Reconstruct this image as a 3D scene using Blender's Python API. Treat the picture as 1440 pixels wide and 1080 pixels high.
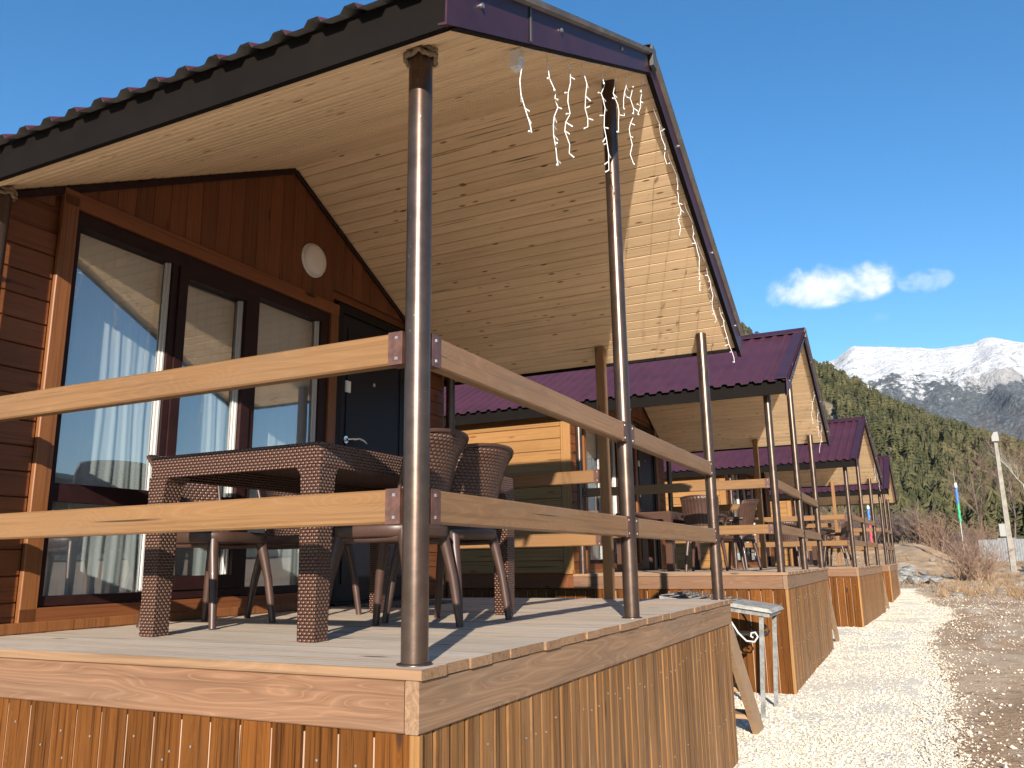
import bpy, bmesh, math, random
import numpy as np
from mathutils import Matrix, Vector, Euler

random.seed(7); np.random.seed(7)
for o in list(bpy.data.objects): bpy.data.objects.remove(o)
S = bpy.context.scene
C = S.collection

# ------------------------------------------------------------------ camera
YAW, PITCH, ROLL, FPX = 0.4507, 0.2156, -0.0148, 1146.6
cam_d = bpy.data.cameras.new('camera'); cam = bpy.data.objects.new('camera', cam_d); C.objects.link(cam)
cam_d.sensor_fit = 'HORIZONTAL'; cam_d.sensor_width = 36; cam_d.lens = FPX/1440*36
cam_d.clip_start = 0.05; cam_d.clip_end = 20000
fw = Vector((-math.sin(YAW)*math.cos(PITCH), math.cos(YAW)*math.cos(PITCH), math.sin(PITCH)))
r0 = Vector((math.cos(YAW), math.sin(YAW), 0)); u0 = r0.cross(fw)
r1 = r0*math.cos(ROLL)+u0*math.sin(ROLL); u1 = -r0*math.sin(ROLL)+u0*math.cos(ROLL)
m = Matrix((r1, u1, -fw)).transposed().to_4x4(); m.translation = (1.3198, -2.0641, 0.2796)
cam.matrix_world = m
S.camera = cam
S.render.resolution_x = 1024; S.render.resolution_y = 768

# ------------------------------------------------------------------ world, sun, exposure
SUN_EL = math.radians(17.2)
sdir = Vector((0.383*math.cos(SUN_EL), -0.924*math.cos(SUN_EL), math.sin(SUN_EL))).normalized()   # towards the sun
W = bpy.data.worlds.new('World'); S.world = W; W.use_nodes = True
nt = W.node_tree; nt.nodes.clear()
out = nt.nodes.new('ShaderNodeOutputWorld'); bg = nt.nodes.new('ShaderNodeBackground')
sky = nt.nodes.new('ShaderNodeTexSky'); sky.sky_type = 'NISHITA'; sky.sun_disc = False
sky.sun_elevation = SUN_EL; sky.sun_rotation = math.atan2(sdir.x, sdir.y)
sky.altitude = 1500; sky.air_density = 1.15; sky.dust_density = 0.1; sky.ozone_density = 2.5
bg.inputs['Strength'].default_value = 0.094
# a small fair-weather cloud and two wisps, fixed directions of the sky
tc = nt.nodes.new('ShaderNodeTexCoord')
def wn(t, **k):
    n = nt.nodes.new(t)
    for a, b in k.items(): setattr(n, a, b)
    return n
def wmath(op, a, b=None, clamp=False):
    n = wn('ShaderNodeMath', operation=op, use_clamp=clamp)
    for i, v in enumerate((a, b)):
        if v is None: continue
        if hasattr(v, 'links'): nt.links.new(v, n.inputs[i])
        else: n.inputs[i].default_value = v
    return n.outputs[0]
def cloud(az, el, wa, we, dens, scale, seed, flat=0.0):
    """az/el of the centre and half-sizes in degrees"""
    d = Vector((math.sin(math.radians(az))*math.cos(math.radians(el)), math.cos(math.radians(az))*math.cos(math.radians(el)), math.sin(math.radians(el))))
    rt = Vector((math.cos(math.radians(az)), -math.sin(math.radians(az)), 0)); up = rt.cross(d)
    def dot(v):
        n = wn('ShaderNodeVectorMath', operation='DOT_PRODUCT'); nt.links.new(tc.outputs['Generated'], n.inputs[0]); n.inputs[1].default_value = v
        return n.outputs['Value']
    x = wmath('DIVIDE', dot(rt), math.radians(wa)); y = wmath('DIVIDE', dot(up), math.radians(we)); z = dot(d)
    cx = wn('ShaderNodeCombineXYZ'); nt.links.new(x, cx.inputs[0]); nt.links.new(wmath('MULTIPLY', y, we/wa), cx.inputs[1]); cx.inputs[2].default_value = seed
    nz = wn('ShaderNodeTexNoise'); nz.inputs['Scale'].default_value = scale; nz.inputs['Detail'].default_value = 9; nz.inputs['Roughness'].default_value = 0.56
    nz.inputs['Distortion'].default_value = 0.25
    nt.links.new(cx.outputs[0], nz.inputs['Vector'])
    # flat base: squeeze the lower half
    yl = wmath('MULTIPLY', wmath('MAXIMUM', wmath('MULTIPLY', y, -1.0), 0.0), 1.0+flat)
    yu = wmath('MAXIMUM', y, 0.0); yy = wmath('ADD', yl, yu)
    r2 = wmath('ADD', wmath('POWER', wmath('ABSOLUTE', x), 2.6), wmath('MULTIPLY', yy, yy))
    body = wmath('SUBTRACT', 1.0, r2)
    v = wmath('ADD', wmath('MULTIPLY', body, 0.55), wmath('MULTIPLY', wmath('SUBTRACT', nz.outputs['Fac'], 0.5), 2.3))
    mr = wn('ShaderNodeMapRange', interpolation_type='SMOOTHSTEP'); nt.links.new(v, mr.inputs[0]); mr.inputs[1].default_value = -0.05; mr.inputs[2].default_value = 0.75
    front = wmath('GREATER_THAN', z, 0.5)
    gate = wn('ShaderNodeMapRange', interpolation_type='SMOOTHSTEP'); nt.links.new(body, gate.inputs[0]); gate.inputs[1].default_value = -0.6; gate.inputs[2].default_value = 0.25
    return wmath('MULTIPLY', wmath('MULTIPLY', wmath('MULTIPLY', mr.outputs[0], gate.outputs[0]), front), dens, True), y, nz
def dirof(px, py):
    d = fw + r1*((px-720)/FPX) - u1*((py-540)/FPX); d.normalize()
    return math.degrees(math.atan2(d.x, d.y)), math.degrees(math.asin(d.z))
az, el = dirof(1163, 404); c1, y1, nz1 = cloud(az, el, 4.3, 1.55, 0.97, 1.75, 3.1, 0.25)
az, el = dirof(1299, 396); c2, _, _ = cloud(az, el, 1.6, 0.75, 0.28, 1.5, 8.4)
az, el = dirof(1236, 446); c3, _, _ = cloud(az, el, 0.8, 0.35, 0.05, 1.6, 5.2)
call = wmath('MAXIMUM', c1, wmath('MAXIMUM', c2, c3))
mixc = wn('ShaderNodeMix', data_type='RGBA'); nt.links.new(call, mixc.inputs['Factor'])
hs = wn('ShaderNodeHueSaturation'); hs.inputs['Saturation'].default_value = 1.28; hs.inputs['Value'].default_value = 1.0
nt.links.new(sky.outputs[0], hs.inputs['Color'])
nt.links.new(hs.outputs[0], mixc.inputs[6]); mixc.inputs[7].default_value = (6.0, 6.1, 6.3, 1)
nt.links.new(mixc.outputs[2], bg.inputs['Color']); nt.links.new(bg.outputs[0], out.inputs['Surface'])

sun_d = bpy.data.lights.new('sun', 'SUN'); sun_d.energy = 5.0; sun_d.angle = math.radians(0.53); sun_d.color = (1.0, 0.915, 0.79)
sun = bpy.data.objects.new('sun', sun_d); C.objects.link(sun)
sun.rotation_euler = (-sdir).to_track_quat('-Z', 'Y').to_euler(); sun.location = (20, -40, 30)
S.view_settings.view_transform = 'Standard'; S.view_settings.look = 'None'; S.view_settings.gamma = 1
S.view_settings.use_curve_mapping = False
S.view_settings.exposure = 1.15
S.cycles.max_bounces = 8; S.cycles.transparent_max_bounces = 16

# ------------------------------------------------------------------ material helpers
class NT:
    def __init__(s, name):
        s.m = bpy.data.materials.new(name); s.m.use_nodes = True; s.t = s.m.node_tree; s.t.nodes.clear()
        s.out = s.t.nodes.new('ShaderNodeOutputMaterial'); s.b = s.t.nodes.new('ShaderNodeBsdfPrincipled')
        s.t.links.new(s.b.outputs[0], s.out.inputs[0])
    def n(s, typ, ins=None, **k):
        n = s.t.nodes.new(typ)
        for a, b in k.items(): setattr(n, a, b)
        for a, b in (ins or {}).items(): s.set(n, a, b)
        return n
    def set(s, n, a, b):
        if isinstance(b, bpy.types.NodeSocket): s.t.links.new(b, n.inputs[a])
        else: n.inputs[a].default_value = b
    def math(s, op, a, b=0.0, c=None, clamp=False):
        n = s.n('ShaderNodeMath', {0: a, 1: b}, operation=op, use_clamp=clamp)
        if c is not None: s.set(n, 2, c)
        return n.outputs[0]
    def mix(s, f, a, b, blend='MIX'):
        n = s.n('ShaderNodeMix', data_type='RGBA', blend_type=blend)
        s.set(n, 0, f)
        for i, v in ((6, a), (7, b)):
            s.set(n, i, v if isinstance(v, bpy.types.NodeSocket) else (*v, 1))
        return n.outputs[2]
    def smooth(s, v, lo, hi, a=0.0, b=1.0):
        return s.n('ShaderNodeMapRange', {0: v, 1: lo, 2: hi, 3: a, 4: b}, interpolation_type='SMOOTHSTEP').outputs[0]
    def noise(s, vec, scale, detail=3, rough=.5, dist=0.0):
        return s.n('ShaderNodeTexNoise', {'Vector': vec, 'Scale': scale, 'Detail': detail, 'Roughness': rough, 'Distortion': dist}).outputs[0]
    def P(s, **k):
        for a, b in k.items():
            s.set(s.b, a.replace('_', ' '), (*b, 1) if isinstance(b, tuple) and len(b) == 3 else b)
    def bump(s, h, strength=.3, dist=.01):
        s.t.links.new(s.n('ShaderNodeBump', {'Height': h, 'Strength': strength, 'Distance': dist}).outputs[0], s.b.inputs['Normal'])
MAT = {}
def wood(name, light, dark, axis=0, figure=.5, knots=.5, knotcol=(.07, .03, .012), grain=.5, rough=.6, coat=0.0, wear=None, wearamt=0.0, var=.25, fscale=1.0, bump=.25, spec=.22, kscale=1.0):
    N = NT(name)
    tcn = N.n('ShaderNodeTexCoord'); oi = N.n('ShaderNodeObjectInfo')
    off = N.n('ShaderNodeVectorMath', {0: tcn.outputs['Object'], 1: N.n('ShaderNodeCombineXYZ', {0: N.math('MULTIPLY', oi.outputs['Random'], 71.), 1: N.math('MULTIPLY', oi.outputs['Random'], 37.), 2: N.math('MULTIPLY', oi.outputs['Random'], 53.)}).outputs[0]}, operation='ADD').outputs[0]
    def sc(a, c):
        v = [c, c, c]; v[axis] = a
        return N.n('ShaderNodeVectorMath', {0: off, 1: tuple(v)}, operation='MULTIPLY').outputs[0]
    # knots: sparse voronoi cells, elongated along the grain
    vo = N.n('ShaderNodeTexVoronoi', {'Vector': sc(2.3*kscale, 8.5*kscale), 'Scale': 1.0}, feature='F1')
    kd = vo.outputs['Distance']
    pick = N.math('GREATER_THAN', N.n('ShaderNodeSeparateColor', {0: vo.outputs['Color']}).outputs[0], 1-.95*knots)
    knot = N.math('MULTIPLY', N.smooth(kd, .17, .07), pick)
    halo = N.math('MULTIPLY', N.smooth(kd, .5, .0), pick)
    base = N.noise(sc(.42*fscale, 4.2*fscale), 1.0, 2.5, .5, .12)
    bent = N.math('ADD', base, N.math('MULTIPLY', halo, .22))
    rings = N.math('ABSOLUTE', N.math('SINE', N.math('MULTIPLY', bent, 85.)))
    rings = N.math('POWER', rings, 2.2)
    lines = N.smooth(N.math('ABSOLUTE', N.math('SINE', N.math('MULTIPLY', bent, 170.))), .42, .0)
    fine = N.noise(sc(3.0, 130.), 1.0, 3, .65)
    streak = N.noise(sc(.9, 24.), 1.0, 3, .6)
    f = N.math('ADD', N.math('MULTIPLY', rings, figure*.38), N.math('ADD', N.math('MULTIPLY', N.math('SUBTRACT', fine, .5), grain*1.1), N.math('MULTIPLY', N.math('SUBTRACT', streak, .42), grain*1.5)), clamp=True)
    col = N.mix(f, light, dark)
    col = N.mix(N.math('MULTIPLY', lines, min(1.0, figure*.42)), col, tuple(min(1, c*1.35) for c in light))
    strk = N.smooth(N.noise(sc(.8, 75.), 1.0, 4, .65, .2), .50, .64)
    col = N.mix(N.math('MULTIPLY', strk, min(1.0, grain*.8)), col, tuple(c*.5 for c in dark))
    vv = N.math('ADD', 1-var/2, N.math('MULTIPLY', oi.outputs['Random'], var))
    blot = N.noise(sc(1.3, 5.), 1.0, 3, .6)
    vv = N.math('MULTIPLY', vv, N.math('ADD', .8, N.math('MULTIPLY', blot, .4)))
    col = N.mix(1.0, col, N.n('ShaderNodeCombineColor', {0: vv, 1: vv, 2: vv}).outputs[0], 'MULTIPLY')
    if wear:
        wf = N.smooth(N.noise(sc(1.1, 9.), 1.0, 5, .7), .5-.1*wearamt, .78-.12*wearamt)
        col = N.mix(N.math('MULTIPLY', wf, wearamt, clamp=True), col, wear)
    crack = N.math('MULTIPLY', N.smooth(N.noise(sc(.8, 55.), 1.0, 2, .5), .67, .70), N.smooth(N.noise(sc(1.7, 6.), 1.0, 2, .5), .48, .60))
    col = N.mix(N.math('MULTIPLY', crack, .85), col, tuple(c*.22 for c in dark))
    col = N.mix(knot, col, knotcol)
    N.P(Base_Color=col, Roughness=N.math('ADD', rough-.1, N.math('MULTIPLY', fine, .2)), Coat_Weight=coat, Coat_Roughness=.3)
    N.b.inputs['Specular IOR Level'].default_value = spec
    N.bump(N.math('SUBTRACT', N.math('ADD', fine, N.math('MULTIPLY', streak, .6)), N.math('ADD', N.math('MULTIPLY', f, .5), N.math('MULTIPLY', crack, 1.5))), bump, .002)
    MAT[name] = N.m
    return N.m
wood('pine_soffit', (.82, .585, .355), (.66, .42, .215), 0, .35, .8, (.26, .13, .06), .3, .55, var=.12, kscale=2.1)
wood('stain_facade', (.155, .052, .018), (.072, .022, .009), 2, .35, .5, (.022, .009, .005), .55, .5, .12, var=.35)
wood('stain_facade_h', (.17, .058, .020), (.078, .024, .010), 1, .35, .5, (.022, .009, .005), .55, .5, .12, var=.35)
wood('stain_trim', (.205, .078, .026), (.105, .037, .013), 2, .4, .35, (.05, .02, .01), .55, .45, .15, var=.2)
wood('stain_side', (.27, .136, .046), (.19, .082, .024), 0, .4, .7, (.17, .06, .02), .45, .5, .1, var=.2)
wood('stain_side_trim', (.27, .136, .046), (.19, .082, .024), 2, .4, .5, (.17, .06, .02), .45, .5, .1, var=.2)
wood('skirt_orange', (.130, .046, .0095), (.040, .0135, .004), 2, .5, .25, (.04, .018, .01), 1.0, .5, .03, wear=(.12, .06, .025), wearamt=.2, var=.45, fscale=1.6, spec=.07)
wood('skirt_front', (.205, .098, .034), (.070, .030, .011), 2, .5, .25, (.04, .018, .01), 1.0, .5, .03, wear=(.21, .14, .085), wearamt=.45, var=.4, fscale=1.6, spec=.12)  # same boards as the sides; weathered, and lightened to offset the grazing sun
wood('skirt_groove', (.34, .225, .155), (.25, .155, .10), 2, .2, .0, (.05, .02, .01), .5, .7, var=.1)
wood('beam', (.180, .096, .054), (.094, .044, .0225), 0, 1.1, .6, (.13, .085, .06), .35, .6, .05, wear=(.14, .09, .06), wearamt=.45, var=.2, fscale=1.25)
wood('beam_y', (.235, .142, .083), (.115, .062, .034), 1, 1.1, .6, (.11, .075, .055), .4, .6, .05, wear=(.15, .112, .083), wearamt=.6, var=.2, fscale=1.25)
wood('rail', (.190, .099, .040), (.125, .059, .022), 0, .6, .8, (.20, .095, .045), .35, .5, .1, wear=(.16, .10, .058), wearamt=.4, var=.15, fscale=1.1)
wood('rail_y', (.215, .118, .056), (.125, .064, .029), 1, .8, .7, (.18, .09, .05), .4, .5, .1, wear=(.165, .115, .072), wearamt=.5, var=.15, fscale=1.1)
wood('post_wood', (.23, .12, .048), (.15, .07, .027), 2, .5, .5, (.12, .06, .03), .5, .55, .1, var=.15)
wood('deck', (.53, .445, .355), (.33, .26, .195), 0, .4, .4, (.15, .105, .08), .65, .75, wear=(.60, .52, .435), wearamt=.5, var=.12, bump=.5)
wood('deck_end', (.235, .14, .078), (.13, .07, .036), 0, .5, .2, (.1, .05, .03), .5, .7, var=.25)
wood('stringer', (.30, .19, .11), (.22, .13, .065), 0, .3, .4, (.17, .1, .05), .4, .6, var=.2)
wood('interior', (.45, .31, .18), (.36, .23, .12), 1, .3, .5, (.2, .1, .05), .4, .6)

def simple(name, col, rough=.5, metal=0.0, coat=0.0, spec=.5, nscale=0, namp=.0, bump=0.0, bscale=200, **k):
    N = NT(name)
    N.P(Base_Color=col, Roughness=rough, Metallic=metal, Coat_Weight=coat)
    N.b.inputs['Specular IOR Level'].default_value = spec
    tcn = N.n('ShaderNodeTexCoord')
    if nscale:
        f = N.noise(tcn.outputs['Object'], nscale, 5, .65)
        v = N.smooth(f, .3, .7, 1-namp, 1+namp)
        N.P(Base_Color=N.mix(1.0, col, N.n('ShaderNodeCombineColor', {0: v, 1: v, 2: v}).outputs[0], 'MULTIPLY'), Roughness=N.math('ADD', rough-.06, N.math('MULTIPLY', f, .12)))
    if bump: N.bump(N.noise(tcn.outputs['Object'], bscale, 3), bump, .002)
    MAT[name] = N.m
    return N
# painted steel tube: brown paint with specks where it is chipped
N = simple('tube_brown', (.10, .064, .047), .32, .75, .0, .5)
tcn = N.n('ShaderNodeTexCoord'); oi = N.n('ShaderNodeObjectInfo')
pos = N.n('ShaderNodeVectorMath', {0: tcn.outputs['Object'], 1: N.n('ShaderNodeCombineXYZ', {2: N.math('MULTIPLY', oi.outputs['Random'], 40.)}).outputs[0]}, operation='ADD').outputs[0]
chip = N.smooth(N.noise(N.n('ShaderNodeVectorMath', {0: pos, 1: (1, 1, .55)}, operation='MULTIPLY').outputs[0], 75, 3, .6), .70, .74)
grime = N.noise(pos, 9, 5, .7)
gv = N.smooth(grime, .3, .75, .82, 1.2)
N.P(Base_Color=N.mix(chip, N.mix(1.0, (.098, .066, .051), N.n('ShaderNodeCombineColor', {0: gv, 1: gv, 2: gv}).outputs[0], 'MULTIPLY'), (.38, .31, .25)), Roughness=N.math('ADD', .24, N.math('MULTIPLY', grime, .16)))
N.bump(N.noise(pos, 160, 2), .06, .001)
simple('bracket', (.10, .045, .032), .45, .2, .1, nscale=30, namp=.3)
simple('screw', (.5, .48, .45), .35, .9)
# roof sheet: aubergine polyester paint
simple('roof_purple', (.060, .019, .029), .48, .0, .0, .2, nscale=3, namp=.14)
simple('roof_under', (.20, .185, .17), .55, .1, nscale=8, namp=.2)
simple('trim_purple', (.036, .013, .021), .45, .0, .0, .3, nscale=4, namp=.2)
simple('fascia_dark', (.0055, .0038, .003), .7, .0, .0, .1, nscale=5, namp=.2)
simple('frame_brown', (.020, .007, .007), .5, .0, .0, .2, nscale=12, namp=.2)
simple('groove_shade_brown', (.085, .043, .018), .8, nscale=6, namp=.3)  # dark brown stands in for the shade in the soffit grooves
simple('frame_dark', (.006, .005, .006), .5, .0, .0, .2, nscale=12, namp=.2)
simple('bead_white', (.42, .41, .39), .4)
simple('door_navy', (.008, .009, .014), .45, .0, .0, .25, nscale=20, namp=.15, bump=.06, bscale=350)
simple('chrome', (.72, .70, .67), .2, 1.0)
simple('white_plastic', (.75, .73, .69), .35)
simple('lamp_opal', (.66, .61, .54), .3, .0, .2)
simple('wire_white', (.62, .62, .61), .35)
simple('rope', (.20, .14, .085), .9, nscale=60, namp=.4)
simple('seat_brown', (.050, .025, .018), .42, .0, .05, nscale=10, namp=.15)
simple('iron_grey', (.19, .19, .185), .5, .3, nscale=14, namp=.35)
simple('iron_black', (.012, .012, .012), .5, .3)
simple('iron_white', (.45, .44, .42), .45)
simple('shingle', (.10, .10, .098), .8, nscale=18, namp=.5, bump=.4, bscale=90)
simple('slab_grey', (.26, .25, .23), .75, nscale=9, namp=.35, bump=.3, bscale=60)
simple('cloth_mat', (.09, .085, .08), .95, nscale=60, namp=.6)
simple('concrete', (.23, .205, .17), .85, nscale=3, namp=.25, bump=.3, bscale=20)
simple('galv_fence', (.155, .16, .168), .45, .3, nscale=3, namp=.2)
simple('box_grey', (.24, .235, .22), .6)
simple('flag_blue', (.05, .16, .50), .7); simple('flag_green', (.03, .32, .16), .7); simple('flag_red', (.55, .05, .07), .7); simple('flag_white', (.75, .75, .74), .7)
simple('bark', (.10, .07, .05), .9, nscale=6, namp=.4)
simple('twig_brown', (.27, .17, .115), .85, nscale=2, namp=.3)
simple('twig_grey', (.14, .098, .084), .85, nscale=2, namp=.3)
simple('birch', (.38, .35, .31), .7, nscale=5, namp=.25)
simple('stone', (.19, .18, .165), .85, nscale=3, namp=.45, bump=.5, bscale=12)
N = simple('pebble', (.80, .755, .655), .85)
rv = N.n('ShaderNodeNewGeometry').outputs['Random Per Island']
N.P(Base_Color=N.mix(N.math('POWER', rv, 1.6), (.68, .61, .495), (.44, .375, .29)))
simple('gutter_cap', (.08, .08, .075), .5, .3)
# woven plastic rattan, UVs are metres
def weave(name, c1, c2, sx=.019, sy=.0095, bumpd=.003):
    N = NT(name)
    uv = N.n('ShaderNodeTexCoord').outputs['UV']
    sp = N.n('ShaderNodeSeparateXYZ', {0: uv})
    v = N.math('DIVIDE', sp.outputs[1], sy); row = N.math('FLOOR', v)
    fx = N.math('FRACT', N.math('ADD', N.math('DIVIDE', sp.outputs[0], sx), N.math('MULTIPLY', row, .5)))
    hx_ = N.math('SINE', N.math('MULTIPLY', fx, math.pi)); hy_ = N.math('SINE', N.math('MULTIPLY', N.math('FRACT', v), math.pi))
    h = N.math('POWER', N.math('MAXIMUM', N.math('MULTIPLY', hx_, hy_), 0.0001), .6)
    f = N.smooth(h, .15, .7)
    oi = N.n('ShaderNodeObjectInfo')
    N.P(Base_Color=N.mix(f, c2, c1), Roughness=.36, Coat_Weight=.1)
    N.bump(h, 1.0, bumpd)
    MAT[name] = N.m
weave('rattan', (.105, .046, .028), (.007, .004, .003), .021, .0125, .007)
weave('rattan_back', (.10, .044, .027), (.006, .004, .003), .024, .015, .006)
# window glass: clear with a strong coated reflection (double glazing)
N = NT('glass')
N.t.nodes.remove(N.b)
lw = N.n('ShaderNodeFresnel', {'IOR': 1.75})
gl = N.n('ShaderNodeBsdfGlossy', {'Color': (.97, .98, 1, 1), 'Roughness': .012}); tr = N.n('ShaderNodeBsdfTransparent', {'Color': (.93, .96, .96, 1)})
wob = N.n('ShaderNodeBump', {'Height': N.noise(N.n('ShaderNodeTexCoord').outputs['Object'], 1.6, 1), 'Strength': .02, 'Distance': .05})
N.t.links.new(wob.outputs[0], gl.inputs['Normal'])
fac = N.math('MULTIPLY', N.math('ADD', .17, N.math('MULTIPLY', lw.outputs[0], 1.5), clamp=True), N.math('SUBTRACT', 1.0, N.n('ShaderNodeNewGeometry').outputs['Backfacing']))
mx = N.n('ShaderNodeMixShader', {0: fac, 1: tr.outputs[0], 2: gl.outputs[0]})
N.t.links.new(mx.outputs[0], N.out.inputs[0]); MAT['glass'] = N.m
# sheer curtain
N = NT('curtain'); N.t.nodes.remove(N.b)
df = N.n('ShaderNodeBsdfDiffuse', {'Color': (.84, .86, .85, 1)}); tl = N.n('ShaderNodeBsdfTranslucent', {'Color': (.84, .86, .85, 1)}); tp = N.n('ShaderNodeBsdfTransparent')
a = N.n('ShaderNodeMixShader', {0: .35, 1: df.outputs[0], 2: tl.outputs[0]}); b = N.n('ShaderNodeMixShader', {0: .16, 1: a.outputs[0], 2: tp.outputs[0]})
N.t.links.new(b.outputs[0], N.out.inputs[0]); MAT['curtain'] = N.m

# ground materials
def gmat_dirt():
    N = NT('dirt'); p = N.n('ShaderNodeNewGeometry').outputs['Position']
    st = N.n('ShaderNodeVectorMath', {0: p, 1: (1.0, .28, 1.0)}, operation='MULTIPLY').outputs[0]   # tracks run along the row
    n1 = N.noise(st, .9, 6, .62, .4); n2 = N.noise(p, 3.5, 6, .7); n3 = N.noise(p, 28, 4, .7)
    col = N.mix(N.smooth(n1, .38, .62), (.36, .225, .125), (.52, .38, .25))
    col = N.mix(N.smooth(n2, .52, .70), col, (.22, .13, .075))
    pale = N.math('MULTIPLY', N.smooth(N.noise(st, .55, 5, .6, .6), .56, .68), N.smooth(n3, .35, .6))
    col = N.mix(pale, col, (.66, .57, .45))
    vo = N.n('ShaderNodeTexVoronoi', {'Vector': p, 'Scale': 17., 'Randomness': 1.0}, feature='F1')
    stone = N.math('MULTIPLY', N.smooth(vo.outputs['Distance'], .30, .22), N.math('GREATER_THAN', N.n('ShaderNodeSeparateColor', {0: vo.outputs['Color']}).outputs[0], .80))
    col = N.mix(stone, col, (.55, .52, .47))
    # the bank and the meadow beyond: dry straw-coloured grass
    y = N.n('ShaderNodeSeparateXYZ', {0: p}).outputs[1]
    grass = N.math('MULTIPLY', N.smooth(y, 30., 44.), N.smooth(N.noise(p, .5, 6, .7), .32, .60))
    col = N.mix(grass, col, N.mix(n3, (.42, .28, .15), (.24, .15, .085)))
    N.P(Base_Color=col, Roughness=.95)
    N.bump(N.math('ADD', n2, N.math('ADD', N.math('MULTIPLY', n3, .4), N.math('MULTIPLY', stone, .6))), .9, .05)
    MAT['dirt'] = N.m
gmat_dirt()
def gmat_gravel():
    N = NT('gravel'); p = N.n('ShaderNodeNewGeometry').outputs['Position']
    vo = N.n('ShaderNodeTexVoronoi', {'Vector': p, 'Scale': 42.}, feature='F1')
    v = N.n('ShaderNodeSeparateColor', {0: vo.outputs['Color']}).outputs[0]
    gap = N.smooth(vo.outputs['Distance'], .35, .62)
    col = N.mix(v, (.84, .77, .64), (.72, .64, .515))
    col = N.mix(N.math('MULTIPLY', gap, .3), col, (.36, .31, .25))
    col = N.mix(N.math('MULTIPLY', N.smooth(N.noise(p, 1.1, 5, .65), .55, .75), .35), col, (.50, .43, .34))
    N.P(Base_Color=col, Roughness=.9)
    N.bump(N.math('SUBTRACT', 1.0, vo.outputs['Distance']), .8, .012)
    MAT['gravel'] = N.m
gmat_gravel()
def gmat_hill():
    N = NT('hillside'); p = N.n('ShaderNodeNewGeometry').outputs['Position']
    n1 = N.noise(p, .03, 6, .65); n2 = N.noise(p, .25, 5, .7)
    col = N.mix(N.smooth(n1, .35, .65), (.040, .045, .018), (.085, .075, .036))
    col = N.mix(N.math('MULTIPLY', N.smooth(n2, .5, .7), .6), col, (.04, .045, .02))
    nz = N.n('ShaderNodeSeparateXYZ', {0: N.n('ShaderNodeNewGeometry').outputs['True Normal']}).outputs[2]
    rock = N.smooth(N.math('ADD', nz, N.math('MULTIPLY', N.math('SUBTRACT', n2, .5), .35)), .82, .70)
    col = N.mix(rock, col, N.mix(n2, (.20, .16, .115), (.12, .095, .066)))
    N.P(Base_Color=col, Roughness=.95); N.bump(n2, .8, 1.5)
    MAT['hillside'] = N.m
gmat_hill()
def gmat_mount():
    N = NT('snow_mountain'); g = N.n('ShaderNodeNewGeometry'); p = g.outputs['Position']
    z = N.n('ShaderNodeSeparateXYZ', {0: p}).outputs[2]; nz = N.n('ShaderNodeSeparateXYZ', {0: g.outputs['Normal']}).outputs[2]
    n1 = N.noise(p, .004, 7, .62); n2 = N.noise(p, .02, 6, .68); n3 = N.noise(p, .09, 4, .7)
    h = N.math('ADD', z, N.math('ADD', N.math('MULTIPLY', N.math('SUBTRACT', n1, .5), 520.), N.math('MULTIPLY', N.math('SUBTRACT', n2, .5), 330.)))
    n4 = N.noise(p, .055, 4, .7)
    h = N.math('ADD', h, N.math('MULTIPLY', N.math('SUBTRACT', n4, .5), 300.))
    ch = N.noise(N.n('ShaderNodeVectorMath', {0: p, 1: (1., .10, .22)}, operation='MULTIPLY').outputs[0], .011, 5, .6, .5)
    h = N.math('ADD', h, N.math('MULTIPLY', N.math('SUBTRACT', ch, .5), 420.))
    snow = N.smooth(h, 655., 705.)
    forest = N.mix(N.smooth(n3, .4, .62), (.055, .066, .074), (.10, .112, .122))
    forest = N.mix(N.math('MULTIPLY', N.smooth(n3, .56, .68), .35), forest, (.34, .35, .37))
    rock = N.mix(n3, (.16, .15, .145), (.30, .285, .27))
    sn = N.mix(N.math('MULTIPLY', N.smooth(N.math('ADD', nz, N.math('MULTIPLY', N.math('SUBTRACT', n3, .5), .5)), .80, .62), .85), (.60, .61, .63), N.mix(.35, rock, (.4, .4, .42)))
    sn = N.mix(N.math('MULTIPLY', N.smooth(N.math('ADD', n4, N.math('MULTIPLY', ch, .8)), 1.03, 1.16), .6), sn, rock)
    N.P(Base_Color=N.mix(snow, forest, sn), Roughness=.85); N.bump(N.math('ADD', n2, N.math('MULTIPLY', n3, .4)), 1.0, 34.)
    MAT['snow_mountain'] = N.m
gmat_mount()
def leafmat(name, c1, c2):
    N = NT(name); oi = N.n('ShaderNodeObjectInfo'); p = N.n('ShaderNodeNewGeometry')
    f = N.noise(p.outputs['Position'], .06, 3, .6)
    r = N.n('ShaderNodeTexWhiteNoise', {'Vector': N.n('ShaderNodeVectorMath', {0: p.outputs['Position'], 1: (6., 6., 6.)}, operation='SNAP').outputs[0]}).outputs[0]
    t = N.math('ADD', N.math('MULTIPLY', N.smooth(f, .3, .7), .6), N.math('MULTIPLY', r, .4))
    N.P(Base_Color=N.mix(t, c1, c2), Roughness=.8); N.b.inputs['Specular IOR Level'].default_value = .2
    MAT[name] = N.m
leafmat('conifer', (.026, .032, .013), (.108, .096, .042))
leafmat('conifer_far', (.026, .032, .013), (.108, .096, .042))

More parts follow.
